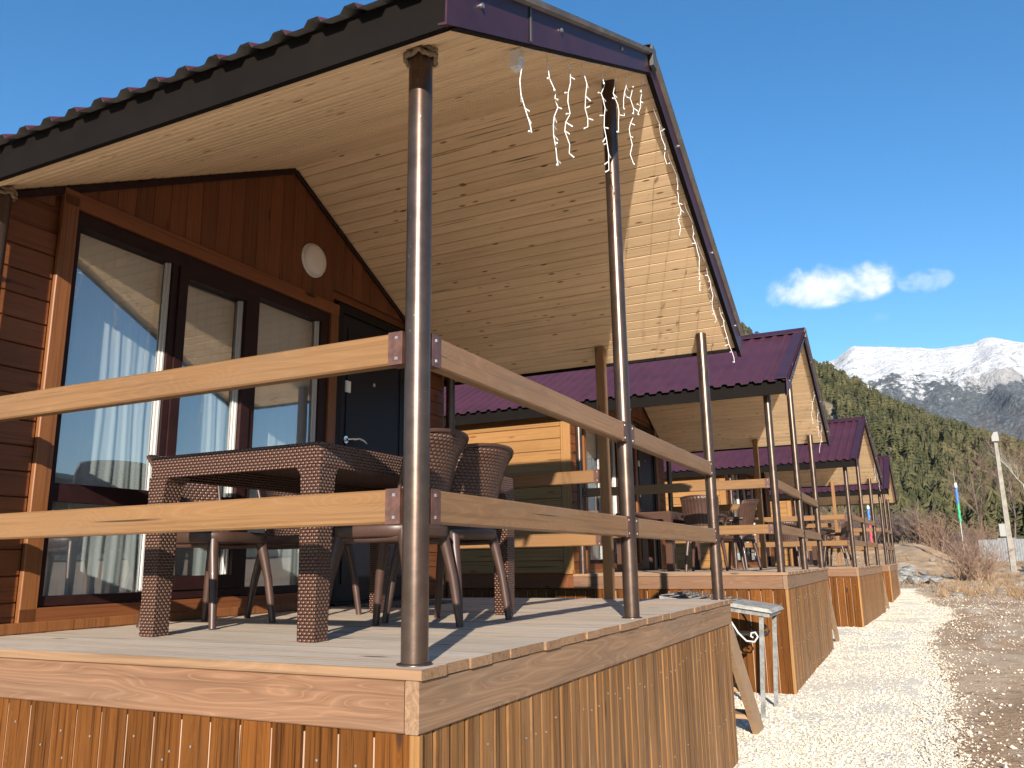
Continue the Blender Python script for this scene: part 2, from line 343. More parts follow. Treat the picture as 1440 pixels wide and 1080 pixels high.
# ------------------------------------------------------------------ mesh helpers
class MB:
    def __init__(s): s.v = []; s.f = []; s.mi = []; s.sm = []
    def add(s, verts, faces, mi=0, smooth=False):
        o = len(s.v); s.v += [tuple(v) for v in verts]
        for f in faces: s.f.append(tuple(i+o for i in f)); s.mi.append(mi); s.sm.append(smooth)
    def box(s, x0, x1, y0, y1, z0, z1, mi=0):
        s.add([(x0,y0,z0),(x1,y0,z0),(x1,y1,z0),(x0,y1,z0),(x0,y0,z1),(x1,y0,z1),(x1,y1,z1),(x0,y1,z1)],
              [(3,2,1,0),(4,5,6,7),(0,1,5,4),(1,2,6,5),(2,3,7,6),(3,0,4,7)], mi)
    def tube(s, pts, rad, n=8, mi=0, caps=True, smooth=True):
        pts = [Vector(p) for p in pts]; k = len(pts)
        rads = rad if isinstance(rad, (list, tuple)) else [rad]*k
        vs = []
        up = None
        for i, p in enumerate(pts):
            t = (pts[min(i+1, k-1)]-pts[max(i-1, 0)]).normalized()
            a = t.orthogonal().normalized() if up is None else (up - t*up.dot(t)).normalized()
            up = a; b = t.cross(a)
            for j in range(n):
                an = 2*math.pi*j/n
                vs.append(p+(a*math.cos(an)+b*math.sin(an))*rads[i])
        fs = [(i*n+j, i*n+(j+1) % n, (i+1)*n+(j+1) % n, (i+1)*n+j) for i in range(k-1) for j in range(n)]
        s.add(vs, fs, mi, smooth)
        if caps: s.add([vs[j] for j in range(n)], [tuple(reversed(range(n)))], mi); s.add([vs[(k-1)*n+j] for j in range(n)], [tuple(range(n))], mi)
    def lathe(s, prof, n=24, mi=0, axis='z'):
        vs = []
        for r, z in prof:
            for j in range(n):
                a = 2*math.pi*j/n
                q = (r*math.cos(a), r*math.sin(a), z)
                vs.append(q if axis == 'z' else (q[2], q[0], q[1]))
        k = len(prof)
        s.add(vs, [(i*n+j, i*n+(j+1) % n, (i+1)*n+(j+1) % n, (i+1)*n+j) for i in range(k-1) for j in range(n)], mi, True)
    def mesh(s, name, mats, uv=False):
        me = bpy.data.meshes.new(name); me.from_pydata(s.v, [], s.f)
        for mm in (mats if isinstance(mats, (list, tuple)) else [mats]): me.materials.append(MAT[mm])
        me.polygons.foreach_set('material_index', s.mi); me.polygons.foreach_set('use_smooth', s.sm)
        if uv:
            l = me.uv_layers.new(name='UVMap')
            for pl in me.polygons:
                nn = pl.normal; ax = max(range(3), key=lambda i: abs(nn[i]))
                for li in pl.loop_indices:
                    co = me.vertices[me.loops[li].vertex_index].co
                    l.data[li].uv = (co.y, co.z) if ax == 0 else (co.x, co.z) if ax == 1 else (co.x, co.y)
        me.update(); return me
def link(name, me, parent=None, loc=(0, 0, 0), mat=None):
    o = bpy.data.objects.new(name, me); C.objects.link(o)
    if parent: o.parent = parent
    if mat is not None: o.matrix_basis = mat
    else: o.location = loc
    return o
def tag(o, label, cat, group=None, kind=None):
    if label: o['label'] = label
    if cat: o['category'] = cat
    if group: o['group'] = group
    if kind: o['kind'] = kind
    return o
def thing(name, label, cat, loc=(0, 0, 0), rz=0, group=None):
    o = bpy.data.objects.new(name, None); C.objects.link(o); o.location = loc; o.rotation_euler = (0, 0, rz); o.empty_display_size = .1
    return tag(o, label, cat, group)
def copy_tree(o, parent=None):
    c = o.copy(); C.objects.link(c); c.parent = parent
    for ch in list(o.children): copy_tree(ch, c)
    return c
_bc = {}
def board_mesh(L, w, t, bev, axis, mats, end=False):
    """a plank with chamfered long edges, length along axis, width along the next free axis, centred"""
    key = (round(L, 3), round(w, 3), round(t, 4), bev, axis, str(mats), end)
    if key in _bc: return _bc[key]
    b = min(bev, t*.45); a, c = w/2, t/2
    prof = [(-a+b, -c), (a-b, -c), (a, -c+b), (a, c-b), (a-b, c), (-a+b, c), (-a, c-b), (-a, -c+b)]
    M = MB(); vs = []
    for e in (-L/2, L/2):
        for p, q in prof:
            vs.append({'xy': (e, p, q), 'xz': (e, q, p), 'yx': (p, e, q), 'yz': (q, e, p), 'zx': (p, q, e), 'zy': (q, p, e)}[axis])
    fs = [(j, (j+1) % 8, 8+(j+1) % 8, 8+j) for j in range(8)]
    M.add(vs, fs[4:5], 0); M.add(vs, fs[:4]+fs[5:], 1 if end else 0); M.add(vs[:8], [tuple(reversed(range(8)))], 1 if end else 0); M.add(vs[8:], [tuple(range(8))], 1 if end else 0)
    me = M.mesh('board', mats)
    bm = bmesh.new(); bm.from_mesh(me); bmesh.ops.recalc_face_normals(bm, faces=bm.faces); bm.to_mesh(me); bm.free()
    _bc[key] = me
    return me
def fbm(x, y, oct=5, seed=0):
    def vn(x, y, s):
        xi = np.floor(x).astype(int); yi = np.floor(y).astype(int); xf = x-xi; yf = y-yi
        def h(a, b):
            n = (a*374761393 + b*668265263 + s*1442695041) & 0x7fffffff
            n = ((n ^ (n >> 13))*1274126177) & 0x7fffffff
            return ((n ^ (n >> 16)) & 0xffff)/65535.
        u = xf*xf*(3-2*xf); v = yf*yf*(3-2*yf)
        return (h(xi, yi)*(1-u)+h(xi+1, yi)*u)*(1-v)+(h(xi, yi+1)*(1-u)+h(xi+1, yi+1)*u)*v
    x = np.asarray(x, float); y = np.asarray(y, float); t = np.zeros(np.broadcast(x, y).shape); a = .5
    for i in range(oct):
        t = t + a*(vn(x, y, seed+i)-.5); x = x*2.03+17.1; y = y*2.03-9.7; a *= .5
    return t
def sstep(e0, e1, x):
    t = np.clip((np.asarray(x, float)-e0)/(e1-e0), 0, 1); return t*t*(3-2*t)
def grid_mesh(name, xs, ys, hf, mat):
    X, Y = np.meshgrid(xs, ys); Z = hf(X, Y)
    V = np.stack([X, Y, Z], -1).reshape(-1, 3); nx, ny = len(xs), len(ys)
    i = np.arange(nx-1)[None, :]+np.arange(ny-1)[:, None]*nx
    F = np.stack([i, i+1, i+1+nx, i+nx], -1).reshape(-1, 4)
    me = bpy.data.meshes.new(name); me.from_pydata(V.tolist(), [], F.tolist()); me.materials.append(MAT[mat])
    me.polygons.foreach_set('use_smooth', [True]*len(me.polygons)); me.update(); return me

# ------------------------------------------------------------------ ground, gravel, hills
def G(x, y):
    x = np.asarray(x, float); y = np.asarray(y, float)
    z = -1.16+.0107*np.clip(y, -30, 32)
    h = 2.05*sstep(4.5, 1.0, x)+.75*sstep(1.0, 4.5, x)
    z = z + h*sstep(46, 70, y) + .02*np.clip(y-80, 0, 400)
    rough = sstep(1.3, 2.4, x)*.13+sstep(26, 40, y)*.35+.012
    return z + rough*fbm(x*.9, y*.9, 5, 3) + .02*fbm(x*.25, y*.25, 2, 9)
xs = np.unique(np.concatenate([np.linspace(-9000, -60, 14), np.linspace(-60, -8, 24), np.linspace(-8, 14, 150), np.linspace(14, 60, 28), np.linspace(60, 9000, 14)]))
ys = np.unique(np.concatenate([np.linspace(-9000, -40, 12), np.linspace(-40, 0, 30), np.linspace(0, 80, 330), np.linspace(80, 300, 50), np.linspace(300, 9000, 16)]))
g = link('ground', grid_mesh('ground', xs, ys, G, 'dirt')); g['kind'] = 'structure'
def gedge(y): return 1.47+.95*fbm(np.asarray(y)*.45, 0.3, 4, 21)+.25*sstep(12, 17, y)-.6*sstep(19, 30, y)
def gravel_sheet():
    ys2 = np.linspace(-6, 30, 300); nx = 34; V = []; F = []
    for j, y in enumerate(ys2):
        e = float(gedge(y))+.05*random.uniform(-1, 1)
        for i in range(nx):
            x = -9+(e+9)*(i/(nx-1))**.35
            hz = .035*min(1, (e-x)/.35)
            V.append((x, y, float(G(x, y))+hz-.006+.02*float(fbm(x*2.2, y*2.2, 3, 5))*min(1, (e-x)/.3)))
    for j in range(len(ys2)-1):
        for i in range(nx-1): F.append((j*nx+i, j*nx+i+1, (j+1)*nx+i+1, (j+1)*nx+i))
    me = bpy.data.meshes.new('gravel_path'); me.from_pydata(V, [], F); me.materials.append(MAT['gravel'])
    me.polygons.foreach_set('use_smooth', [True]*len(me.polygons)); return me
o = link('gravel_path', gravel_sheet()); o['kind'] = 'structure'
def pebbles(n, xr, yr, size, keep, seed, lift):
    rs = np.random.RandomState(seed)
    x = rs.uniform(*xr, n); y = yr[0]+(yr[1]-yr[0])*rs.uniform(0, 1, n)**2.0
    k = keep(x, y, rs); x, y = x[k], y[k]; n = len(x)
    z = G(x, y)+lift(x, y)
    r = size*rs.lognormal(0, .38, n)
    oc = np.array([(1,0,0),(-1,0,0),(0,1,0),(0,-1,0),(0,0,1),(0,0,-1)], float)
    fc = np.array([(0,2,4),(2,1,4),(1,3,4),(3,0,4),(2,0,5),(1,2,5),(3,1,5),(0,3,5)])
    an = rs.uniform(0, 6.28, n); V = oc[None]*rs.uniform(.6, 1.25, (n, 6, 1)); V[:, :, 2] *= .7
    V += rs.uniform(-.22, .22, (n, 6, 3))
    c, s_ = np.cos(an)[:, None], np.sin(an)[:, None]
    V = np.stack([V[:, :, 0]*c-V[:, :, 1]*s_, V[:, :, 0]*s_+V[:, :, 1]*c, V[:, :, 2]], -1)*r[:, None, None]
    V += np.stack([x, y, z+r*.25], -1)[:, None]
    F = (fc[None]+6*np.arange(n)[:, None, None]).reshape(-1, 3)
    me = bpy.data.meshes.new('pebbles'); me.from_pydata(V.reshape(-1, 3).tolist(), [], F.tolist()); return me
me = pebbles(95000, (-.6, 2.1), (3.6, 30), .0070, lambda x, y, rs: x < gedge(y)+rs.normal(0, .06, len(x)), 1, lambda x, y: .027+0*x); me.materials.append(MAT['pebble'])
tag(link('gravel', me), 'pale cream gravel strewn along the front of the cabins', 'gravel', kind='stuff')
me = pebbles(30000, (1.2, 8.1), (3.6, 42), .0105, lambda x, y, rs: (x > gedge(y)-.1) & (rs.uniform(0, 1, len(x)) < np.clip(.33+1.8*fbm(x*.9, y*.3, 4, 2)+.5*np.exp(-(x-gedge(y))*1.6), .04, 1)), 2, lambda x, y: 0*x+.002); me.materials.append(MAT['pebble'])
tag(link('loose_stones', me), 'small pale stones scattered over the brown dirt', 'stones', kind='stuff')

# forested hill behind
HX = np.array([-900, -500, -250, -105, -48, -26, -1, 27, 50, 69, 110, 170, 260, 500]); HZ = np.array([300, 262, 222, 164, 126, 111, 93, 77, 66, 57, 42, 32, 26, 22])
def hill(x, y):
    x = np.asarray(x, float); y = np.asarray(y, float)
    cr = np.interp(x, HX, HZ)
    t = np.clip((y-270)/(600-270), 0, 1.0)
    z = 4+(cr-4)*(t**1.12) - 14*sstep(640, 950, y)
    z = z + fbm(x*.014, y*.014, 5, 31)*26*np.sin(np.pi*np.clip(t, 0, 1))
    # rock outcrops step out of the slope
    for (rx, ry, rw, rh) in ROCKS:
        d = np.exp(-(((x-rx)/rw)**2+((y-ry)/(rw*.9))**2)**2)
        z = z + rh*d*(1+1.5*fbm(x*.2, y*.2, 4, 77))
    return z
ROCKS = [(-37, 500, 7, 7), (-33, 480, 5, 4), (-12, 432, 5, 4), (-6, 424, 4, 3), (-58, 560, 8, 6)]
xs = np.unique(np.concatenate([np.linspace(-900, -150, 40), np.linspace(-150, 150, 150), np.linspace(150, 500, 20)])); ys = np.linspace(240, 950, 170)
o = link('forested_hill', grid_mesh('forested_hill', xs, ys, hill, 'hillside')); o['kind'] = 'structure'
# snow mountain
MX = np.array([-2600, -1500, -700, -264, -181, -160, -45, 50, 170, 245, 315, 352, 388, 430, 512, 700, 1100, 1800, 2800])
MZ = np.array([700, 820, 900, 905, 957, 962, 940, 921, 910, 908, 906, 925, 929, 920, 890, 830, 900, 760, 620])
def mount(x, y):
    t = np.clip((y-2500)/1500, 0, 1)
    cr = np.interp(x, MX, MZ)
    z = cr*(.10+.90*t**.92)
    w = np.sin(np.pi*np.clip(t, 0, 1))
    rid = (1-np.abs(fbm(x*.0034+.4*fbm(x*.003, y*.003, 2, 8), y*.0013, 5, 41))*4)
    z = z + (rid-.6)*65*w*(.6+.4*w) + fbm(x*.011, y*.011, 5, 52)*(95*w+26)
    return z - 200*sstep(4000, 5200, y)
o = link('snow_mountain', grid_mesh('snow_mountain', np.linspace(-2600, 2800, 360), np.linspace(2500, 5200, 190), mount, 'snow_mountain')); o['kind'] = 'structure'
# the other side of the valley (seen only in the window panes)
def hill2(x, y):
    t = np.clip((x-420)/480, 0, 1)
    return -2+(95+60*fbm(y*.004, x*.002, 5, 61)*2)*t**1.1 + fbm(x*.02, y*.02, 4, 62)*12*t
o = link('valley_hill', grid_mesh('valley_hill', np.linspace(400, 1100, 60), np.linspace(-1500, 1900, 160), hill2, 'hillside')); o['kind'] = 'structure'

# ------------------------------------------------------------------ conifers
def conifer(rs, tiers=7, n=7, pine=False):
    M = MB(); M.add([(.018*math.cos(a), .018*math.sin(a), 0) for a in (0, 2.1, 4.2)]+[(0, 0, .5)], [(0, 1, 3), (1, 2, 3), (2, 0, 3)], 0)
    for t in range(tiers):
        f = t/(tiers-1); z0 = .10+.74*f; R = (.205*(1-f)**.8+.03)*rs.uniform(.75, 1.25); hz = .27-.11*f
        if pine: z0 = .26+.62*f; R = (.10+.15*math.sin(math.pi*min(1, .25+f*.75)))*rs.uniform(.7, 1.3); hz = .17
        ring = []
        for j in range(2*n):
            a = math.pi*j/n+rs.uniform(-.2, .2)
            rr = R*(rs.uniform(.65, 1.3) if j % 2 == 0 else rs.uniform(.25, .5))
            ring.append((rr*math.cos(a), rr*math.sin(a), z0-(.05 if j % 2 == 0 else -.01)*rs.uniform(.5, 1.4)))
        tip = (rs.uniform(-.012, .012), rs.uniform(-.012, .012), min(z0+hz*(7/tiers)**.6, 1.0))
        M.add(ring+[tip], [(j, (j+1) % (2*n), 2*n) for j in range(2*n)], 1)
    return M
protos = []; fine = []
for k in range(6):
    rs = np.random.RandomState(k+3); protos.append(conifer(rs, 7, 7, k >= 3).mesh('pine', ['bark', 'conifer']))
for k in range(6):
    rs = np.random.RandomState(k+53); fine.append(conifer(rs, 15, 10, k >= 3).mesh('pine', ['bark', 'conifer']))
def hill_trees():
    rs = np.random.RandomState(11); pts = []
    n = 17000
    x = rs.uniform(-230, 150, n); y = rs.uniform(262, 640, n)
    keep = np.ones(n, bool)
    for (rx, ry, rw, rh) in ROCKS: keep &= (((x-rx*(y/ry))/rw)**2+((y-ry+rw*1.1)/(rw*2.1))**2) > .7
    keep &= fbm(x*.03, y*.03, 4, 90) > -.17
    keep &= (x > -120) | (rs.uniform(0, 1, n) < .5)
    x, y = x[keep], y[keep]
    return x, y, hill(x, y), rs
hx, hy, hz, rs = hill_trees()
hh = 7+8.5*rs.uniform(0, 1, len(hx))**1.3
cam_p = np.array([1.32, -2.06, .28])
# the trees that show largest: nearest in the visible sector, uncovered by the cabins
pxs = 720+FPX*np.tan(np.arctan2(hx-cam_p[0], hy-cam_p[1])+YAW)
front = np.argsort(np.where((pxs > 1150) & (pxs < 1460), hy-hh*2, 1e9))[:260]
isf = np.zeros(len(hx), bool); isf[front] = True
PL = ['tall olive green conifer in the lowest row of the wooded hillside', 'olive green conifer standing low on the wooded hillside']
for i in front:
    o = link('conifer_tree', fine[i % 6], None, (hx[i], hy[i], hz[i]-.3))
    s = hh[i]; o.scale = (s*random.uniform(.9, 1.2), s*random.uniform(.9, 1.2), s); o.rotation_euler = (0, 0, random.uniform(0, 6.28))
    tag(o, 'olive green conifer on the lower slope of the wooded hillside', 'conifer tree', 'conifers on the lower hillside')
idx = np.where(~isf)[0]
pv = []
for k in range(6):
    me = protos[k]; v = np.empty(len(me.vertices)*3); me.vertices.foreach_get('co', v); pv.append((v.reshape(-1, 3), [tuple(p.vertices) for p in me.polygons if p.material_index == 1]))
VV = []; FF = []; off = 0
for k in range(6):
    ii = idx[idx % 6 == k]; v, f = pv[k]; f = np.array(f)
    an = rs.uniform(0, 6.28, len(ii)); sc = hh[ii]; wd = sc*rs.uniform(.9, 1.25, len(ii))
    c, s_ = np.cos(an)[:, None], np.sin(an)[:, None]
    P = np.stack([(v[None, :, 0]*c-v[None, :, 1]*s_)*wd[:, None]+hx[ii][:, None], (v[None, :, 0]*s_+v[None, :, 1]*c)*wd[:, None]+hy[ii][:, None], v[None, :, 2]*sc[:, None]+hz[ii][:, None]-.3], -1)
    VV.append(P.reshape(-1, 3)); FF.append((f[None]+(np.arange(len(ii))*len(v))[:, None, None]+off).reshape(-1, 3)); off += len(ii)*len(v)
VV = np.concatenate(VV); FF = np.concatenate(FF)
me = bpy.data.meshes.new('conifer_forest'); me.vertices.add(len(VV)); me.vertices.foreach_set('co', VV.ravel())
me.loops.add(len(FF)*3); me.loops.foreach_set('vertex_index', FF.ravel().astype(np.int32)); me.polygons.add(len(FF))
me.polygons.foreach_set('loop_start', np.arange(0, len(FF)*3, 3, dtype=np.int32)); me.materials.append(MAT['conifer_far']); me.update(); me.validate()
tag(link('conifer_forest', me), 'dense conifer forest covering the hillside below the rocks', 'forest', kind='stuff')

# ------------------------------------------------------------------ cabin
WX = -2.306; CW = 4.0; ZB = 1.16; SL = .513; ANG = math.atan(SL); DY0, DY1 = -.08, 4.08; FX = .067
RX0, RX1 = -6.9, .25            # roof from the rear to the front rake
def Sz(y): return 2.9931-SL*abs(y-2)
def Rz(y): return 3.083-(SL-.0245)*abs(y-2)
def build_cabin():
    root = thing('cabin', 'brown timber cabin with aubergine roof and table set on its porch, the closest of the row', 'cabin')
    def part(name, me, loc=(0, 0, 0), mat=None):
        if mat is not None:
            mat = mat.copy(); mat.translation.z += ZB; return link(name, me, root, mat=mat)
        return link(name, me, root, (loc[0], loc[1], loc[2]+ZB))
    # --- deck
    M = MB()
    for yy in np.linspace(DY0+.1, DY1-.1, 8): M.box(WX+.02, FX-.06, yy-.03, yy+.03, -.165, -.0335)
    deck = part('deck', M.mesh('deck_joists', 'post_wood'))
    nb = 30; pw = (DY1-DY0+.02)/nb
    for i in range(nb):
        y = DY0-.01+pw*(i+.5); L = (FX+.012)-(WX+.02)+random.uniform(-.008, .008)
        b = link('deck_board', board_mesh(2.385, pw-.0035, .03, .002, 'xy', ['deck', 'deck_end'], True), deck, (FX+.012-2.385/2+random.uniform(-.007, .005), y, -.0155+random.uniform(-.0012, .0012)))
        b.rotation_euler = (random.uniform(-.004, .004), 0, random.uniform(-.0008, .0008))
    # rim beams: front beam butts between the side beams' faces
    part('rim_beam', board_mesh(DY1-DY0, .138, .045, .004, 'yz', 'beam_y'), (FX-.0225, (DY0+DY1)/2, -.1005))
    for y, s in ((DY0, 1), (DY1, -1)):
        part('rim_beam', board_mesh(FX-.048-WX, .138, .045, .004, 'xz', 'beam'), ((FX-.048+WX)/2, y+s*.0225, -.1005))
    # --- skirting
    ZS = -1.42; zt = -.172
    M = MB(); M.box(WX-4.4, FX-.023, DY0+.0225, DY1-.0225, ZS, -.19)
    skirt = part('skirting', M.mesh('skirting_core', 'skirt_groove'))
    hgt = zt-ZS
    n = 45; pw = (DY1-DY0-.02)/n
    for i in range(n):
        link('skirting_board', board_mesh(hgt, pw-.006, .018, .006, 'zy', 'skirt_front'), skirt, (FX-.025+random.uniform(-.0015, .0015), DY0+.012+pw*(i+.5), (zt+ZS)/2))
    for y, s in ((DY0, 1), (DY1, -1)):
        L = 6.0; n = 49; pw = L/n
        for i in range(n):
            if s < 0 and i > 20: break
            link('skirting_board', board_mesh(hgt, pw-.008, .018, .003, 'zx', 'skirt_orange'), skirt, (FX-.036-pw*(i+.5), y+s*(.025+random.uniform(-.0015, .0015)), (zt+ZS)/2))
    M = MB()
    for i in range(45):
        for z in (-.30, -.75, -1.1):
            if random.random() < .6: yy = DY0+.012+(DY1-DY0-.02)/45*(i+random.uniform(.3, .7)); zz = z+random.uniform(-.03, .03); M.tube([(FX-.017, yy, zz), (FX-.0135, yy, zz)], .0042, 6)
    for i in range(20):
        for z in (-.27, -.33, -.75):
            if random.random() < .6: xx = FX-.036-6.0/49*(i+random.uniform(.3, .7)); zz = z+random.uniform(-.03, .03); M.tube([(xx, DY0+.0155, zz), (xx, DY0+.0125, zz)], .0042, 6)
    nh = link('nail_heads', M.mesh('nail_heads', 'screw'), skirt); nh['kind'] = 'stuff'
    link('corner_board', board_mesh(hgt, .032, .022, .003, 'zx', 'stain_side_trim'), skirt, (FX-.018, DY0+.0155, (zt+ZS)/2))
    # --- house walls
    zf = .0                                          # wall foot
    core = MB()
    y0, y1 = -.03, 4.03; T = .12; xb = WX-4.3
    def wallbox(a, b, c, d): core.box(WX-T, WX-.022, a, b, c, d)
    # facade core around the openings (window .40-2.44, door 2.50-3.53)
    wallbox(y0, .40, -.16, 1.92); wallbox(2.44, 2.50, -.16, 2.07); wallbox(3.53, y1, -.16, 1.92); wallbox(.40, 2.44, -.16, .09)
    gv = []
    for x in (WX-T, WX-.022):
        for (yy, zz) in ((y0, 1.92), (.40, 1.92), (.40, 2.07), (2.44, 2.07), (2.50, 2.07), (2.50, 2.19), (3.53, 2.19), (3.53, 1.92), (y1, 1.92), (y1, Sz(y1)+.02), (2, Sz(2)+.02), (y0, Sz(y0)+.02)): gv.append((x, yy, zz))
    k = 12
    core.add(gv, [tuple(range(k, 2*k)), tuple(reversed(range(k)))]+[(j, (j+1) % k, k+(j+1) % k, k+j) for j in range(k)])
    core.box(xb, WX-T-.002, y0, y0+T, -.16, Sz(y0)+.0); core.box(xb, WX-T-.002, y1-T, y1, -.16, Sz(y1)+.0)
    core.add([(xb, y0+T, -.16), (xb, y1-T, -.16), (xb, y1-T, Sz(y1-T)), (xb, 2, Sz(2)), (xb, y0+T, Sz(y0+T))], [(0, 1, 2, 3, 4)])
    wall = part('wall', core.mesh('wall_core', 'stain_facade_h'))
    M = MB(); M.box(xb, WX-T-.004, y0+T+.003, y1-T-.003, -.19, -.03); M.box(xb+.8, xb+.86, y0+T+.003, y1-T-.003, -.028, 2.2)
    part('interior_floor', M.mesh('interior_floor', 'interior'))
    # horizontal siding on the flanks of the facade
    pz = .1165
    for i in range(18):
        z = .02+pz*(i+.5)
        if z < 2.0:
            ya, yb = y0-.004, .335
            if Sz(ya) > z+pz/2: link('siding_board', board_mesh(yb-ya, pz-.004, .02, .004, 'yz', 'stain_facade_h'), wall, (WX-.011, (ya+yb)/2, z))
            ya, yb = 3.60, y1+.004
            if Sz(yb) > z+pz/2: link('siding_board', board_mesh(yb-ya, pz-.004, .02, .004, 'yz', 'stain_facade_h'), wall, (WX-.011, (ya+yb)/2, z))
    # vertical gable boards
    pg = .1135; n = 36
    for i in range(n):
        a = y0+pg*i; b = min(a+pg-.0015, y1)
        if a > y1-.03: break
        mid = (a+b)/2
        zb = 2.135 if .335 < mid < 2.49 else 2.245 if mid < 3.60 and mid > 2.49 else 2.02
        za, zc = Sz(a)-.0, Sz(b)-.0
        if min(za, zc) < zb+.02: continue
        M = MB(); c = .002
        pr = [(a, zb), (b, zb), (b, zc), (2, Sz(2)), (a, za)] if a < 2 < b else [(a, zb), (b, zb), (b, zc), (a, za)]
        kk = len(pr); w = (b-a)/2
        vs = [(WX-.02, yy-mid, zz) for yy, zz in pr]+[(WX-.002, yy-mid, zz) for yy, zz in pr]+[(WX, (yy-mid)*(1-c/w), zz) for yy, zz in pr]
        fs = [tuple(range(2*kk, 3*kk))]+[(r*kk+j, r*kk+(j+1) % kk, (r+1)*kk+(j+1) % kk, (r+1)*kk+j) for r in (0, 1) for j in range(kk)]
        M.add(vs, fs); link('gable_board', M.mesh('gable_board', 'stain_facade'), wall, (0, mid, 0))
    # gable moulding under the soffit
    for s in (-1, 1):
        L = math.hypot(2.03, 2.03*SL)-.02
        mt = Matrix.Translation((WX+.011, 2+s*1.012, Sz(2+s*1.012)-.028)) @ Matrix.Rotation(-s*ANG, 4, 'X')
        link('gable_moulding', board_mesh(L, .035, .02, .005, 'yz', 'frame_brown'), wall, mat=mt)
    # side siding
    for y, s in ((y0, -1), (y1, 1)):
        for i in range(13):
            z = .01+.145*(i+.5)
            link('siding_board', board_mesh(4.2, .141, .02, .006, 'xz', 'stain_side'), wall, (WX-.13-2.1, y+s*.0105, z))
        link('corner_board', board_mesh(1.93, .12, .022, .003, 'zx', 'stain_side_trim'), wall, (WX-.065, y+s*.0125, .965))
        link('eave_board', board_mesh(4.3, .05, .03, .004, 'xz', 'stain_trim'), wall, (WX-.13-2.1, y+s*.016, 1.925))
    # window casing
    def casing(L, ax, loc): link('window_casing', board_mesh(L, .085, .028, .004, ax, 'stain_trim' if ax[0] == 'z' else 'stain_facade_h'), wall, loc)
    casing(2.08, 'zy', (WX+.012, .380, 1.06)); casing(2.17, 'yz', (WX+.012, 1.425, 2.090)); casing(2.17, 'yz', (WX+.012, 1.425, .068))
    casing(2.10, 'zy', (WX+.010, 2.468, 1.075)); casing(2.20, 'zy', (WX+.010, 3.562, 1.10))
    link('base_board', board_mesh(2.6, .05, .03, .006, 'yz', 'stain_trim'), wall, (WX+.017, 1.2, .0255))
    # --- window: brown profile frame, three lights
    M = MB(); xa, xf = WX-.075, WX+.006
    def fr(a, b, c, d, e=0.0, mi=0): M.box(xa, xf+e, a, b, c, d, mi)
    fr(.425, .455, .116, 2.045); fr(2.335, 2.418, .116, 2.045); fr(.455, 2.335, 1.968, 2.045); fr(.455, 2.335, .116, .158)
    fr(1.035, 1.075, .158, 1.968); fr(1.675, 1.725, .158, 1.968)
    win = part('window', M.mesh('window_frame', 'frame_brown'))
    M = MB()
    def fs(a, b, c, d, x=.012): M.box(xa+.012, xf+x, a, b, c, d)
    fs(1.078, 1.138, .161, 1.965); fs(1.602, 1.672, .161, 1.965); fs(1.138, 1.602, 1.905, 1.965); fs(1.138, 1.602, .161, .235)
    link('sash', M.mesh('sash', 'frame_brown'), win)
    for a, b, c, d in ((.456, 1.034, .595, .68), (1.139, 1.601, .595, .68), (1.728, 2.333, .595, .68)):
        M = MB(); M.box(xa+.01, xf-.008, a, b, c, d); link('crossbar', M.mesh('crossbar', 'frame_brown'), win)
    for (a, b) in ((.457, 1.033), (1.14, 1.60), (1.727, 2.333)):
        lo = .238 if a == 1.14 else .16; hi = 1.903 if a == 1.14 else 1.966
        for c, d in ((lo, .593), (.682, hi)):
            M = MB(); M.box(WX-.040, WX-.034, a, b, c, d); link('pane', M.mesh('pane', 'glass'), win)
            M = MB(); M.box(WX-.032, WX-.008, b-.014, b-.002, c, d); M.box(WX-.032, WX-.02, b-.026, b-.015, c, d); link('glazing_bead', M.mesh('glazing_bead', 'bead_white'), win)
    # --- door
    M = MB(); M.box(WX-.10, WX+.006, 2.522, 2.588, .02, 2.165); M.box(WX-.10, WX+.006, 3.448, 3.512, .02, 2.165); M.box(WX-.10, WX+.006, 2.588, 3.448, 2.100, 2.165); M.box(WX-.1, WX+.006, 2.588, 3.448, .004, .03)
    door = part('door', M.mesh('door_frame', 'frame_dark'))
    M = MB(); M.box(WX-.06, WX-.012, 2.591, 3.445, .033, 2.097)
    for a, b, c, d in ((2.66, 3.375, .15, .72), (2.66, 3.375, .85, 2.0)):
        for q in ((a, a+.018, c, d), (b-.018, b, c, d), (a+.018, b-.018, c, c+.018), (a+.018, b-.018, d-.018, d)): M.box(WX-.0125, WX-.004, *q)
    link('door_leaf', M.mesh('door_leaf', 'door_navy'), door)
    M = MB(); xk = WX-.012
    M.tube([(xk, 2.665, 1.165), (xk+.012, 2.665, 1.165)], .027, 14); M.tube([(xk+.01, 2.665, 1.165), (xk+.055, 2.665, 1.165), (xk+.062, 2.70, 1.168), (xk+.06, 2.75, 1.178), (xk+.058, 2.81, 1.17), (xk+.055, 2.85, 1.155)], [.009, .009, .011, .010, .009, .007], 10)
    link('door_handle', M.mesh('door_handle', 'chrome'), door)
    M = MB(); M.tube([(xk, 2.665, 1.075), (xk+.010, 2.665, 1.075)], .024, 12); link('lock_plate', M.mesh('lock_plate', 'chrome'), door)
    M = MB(); M.box(xk, xk+.014, 2.648, 2.70, 1.515, 1.60); M.box(xk+.014, xk+.017, 2.66, 2.688, 1.535, 1.58); link('keypad', M.mesh('keypad', ['white_plastic']), door)
    M = MB(); M.tube([(xk, 3.0, 1.63), (xk+.008, 3.0, 1.63)], .016, 12); link('peephole', M.mesh('peephole', 'chrome'), door)
    # --- wall lamp
    M = MB(); M.lathe([(0.001, .052), (.06, .050), (.098, .042), (.113, .027), (.117, .012), (.117, .0)], 28, 0, 'x'); M.lathe([(.122, 0), (.122, .013), (.115, .016)], 28, 1, 'x')
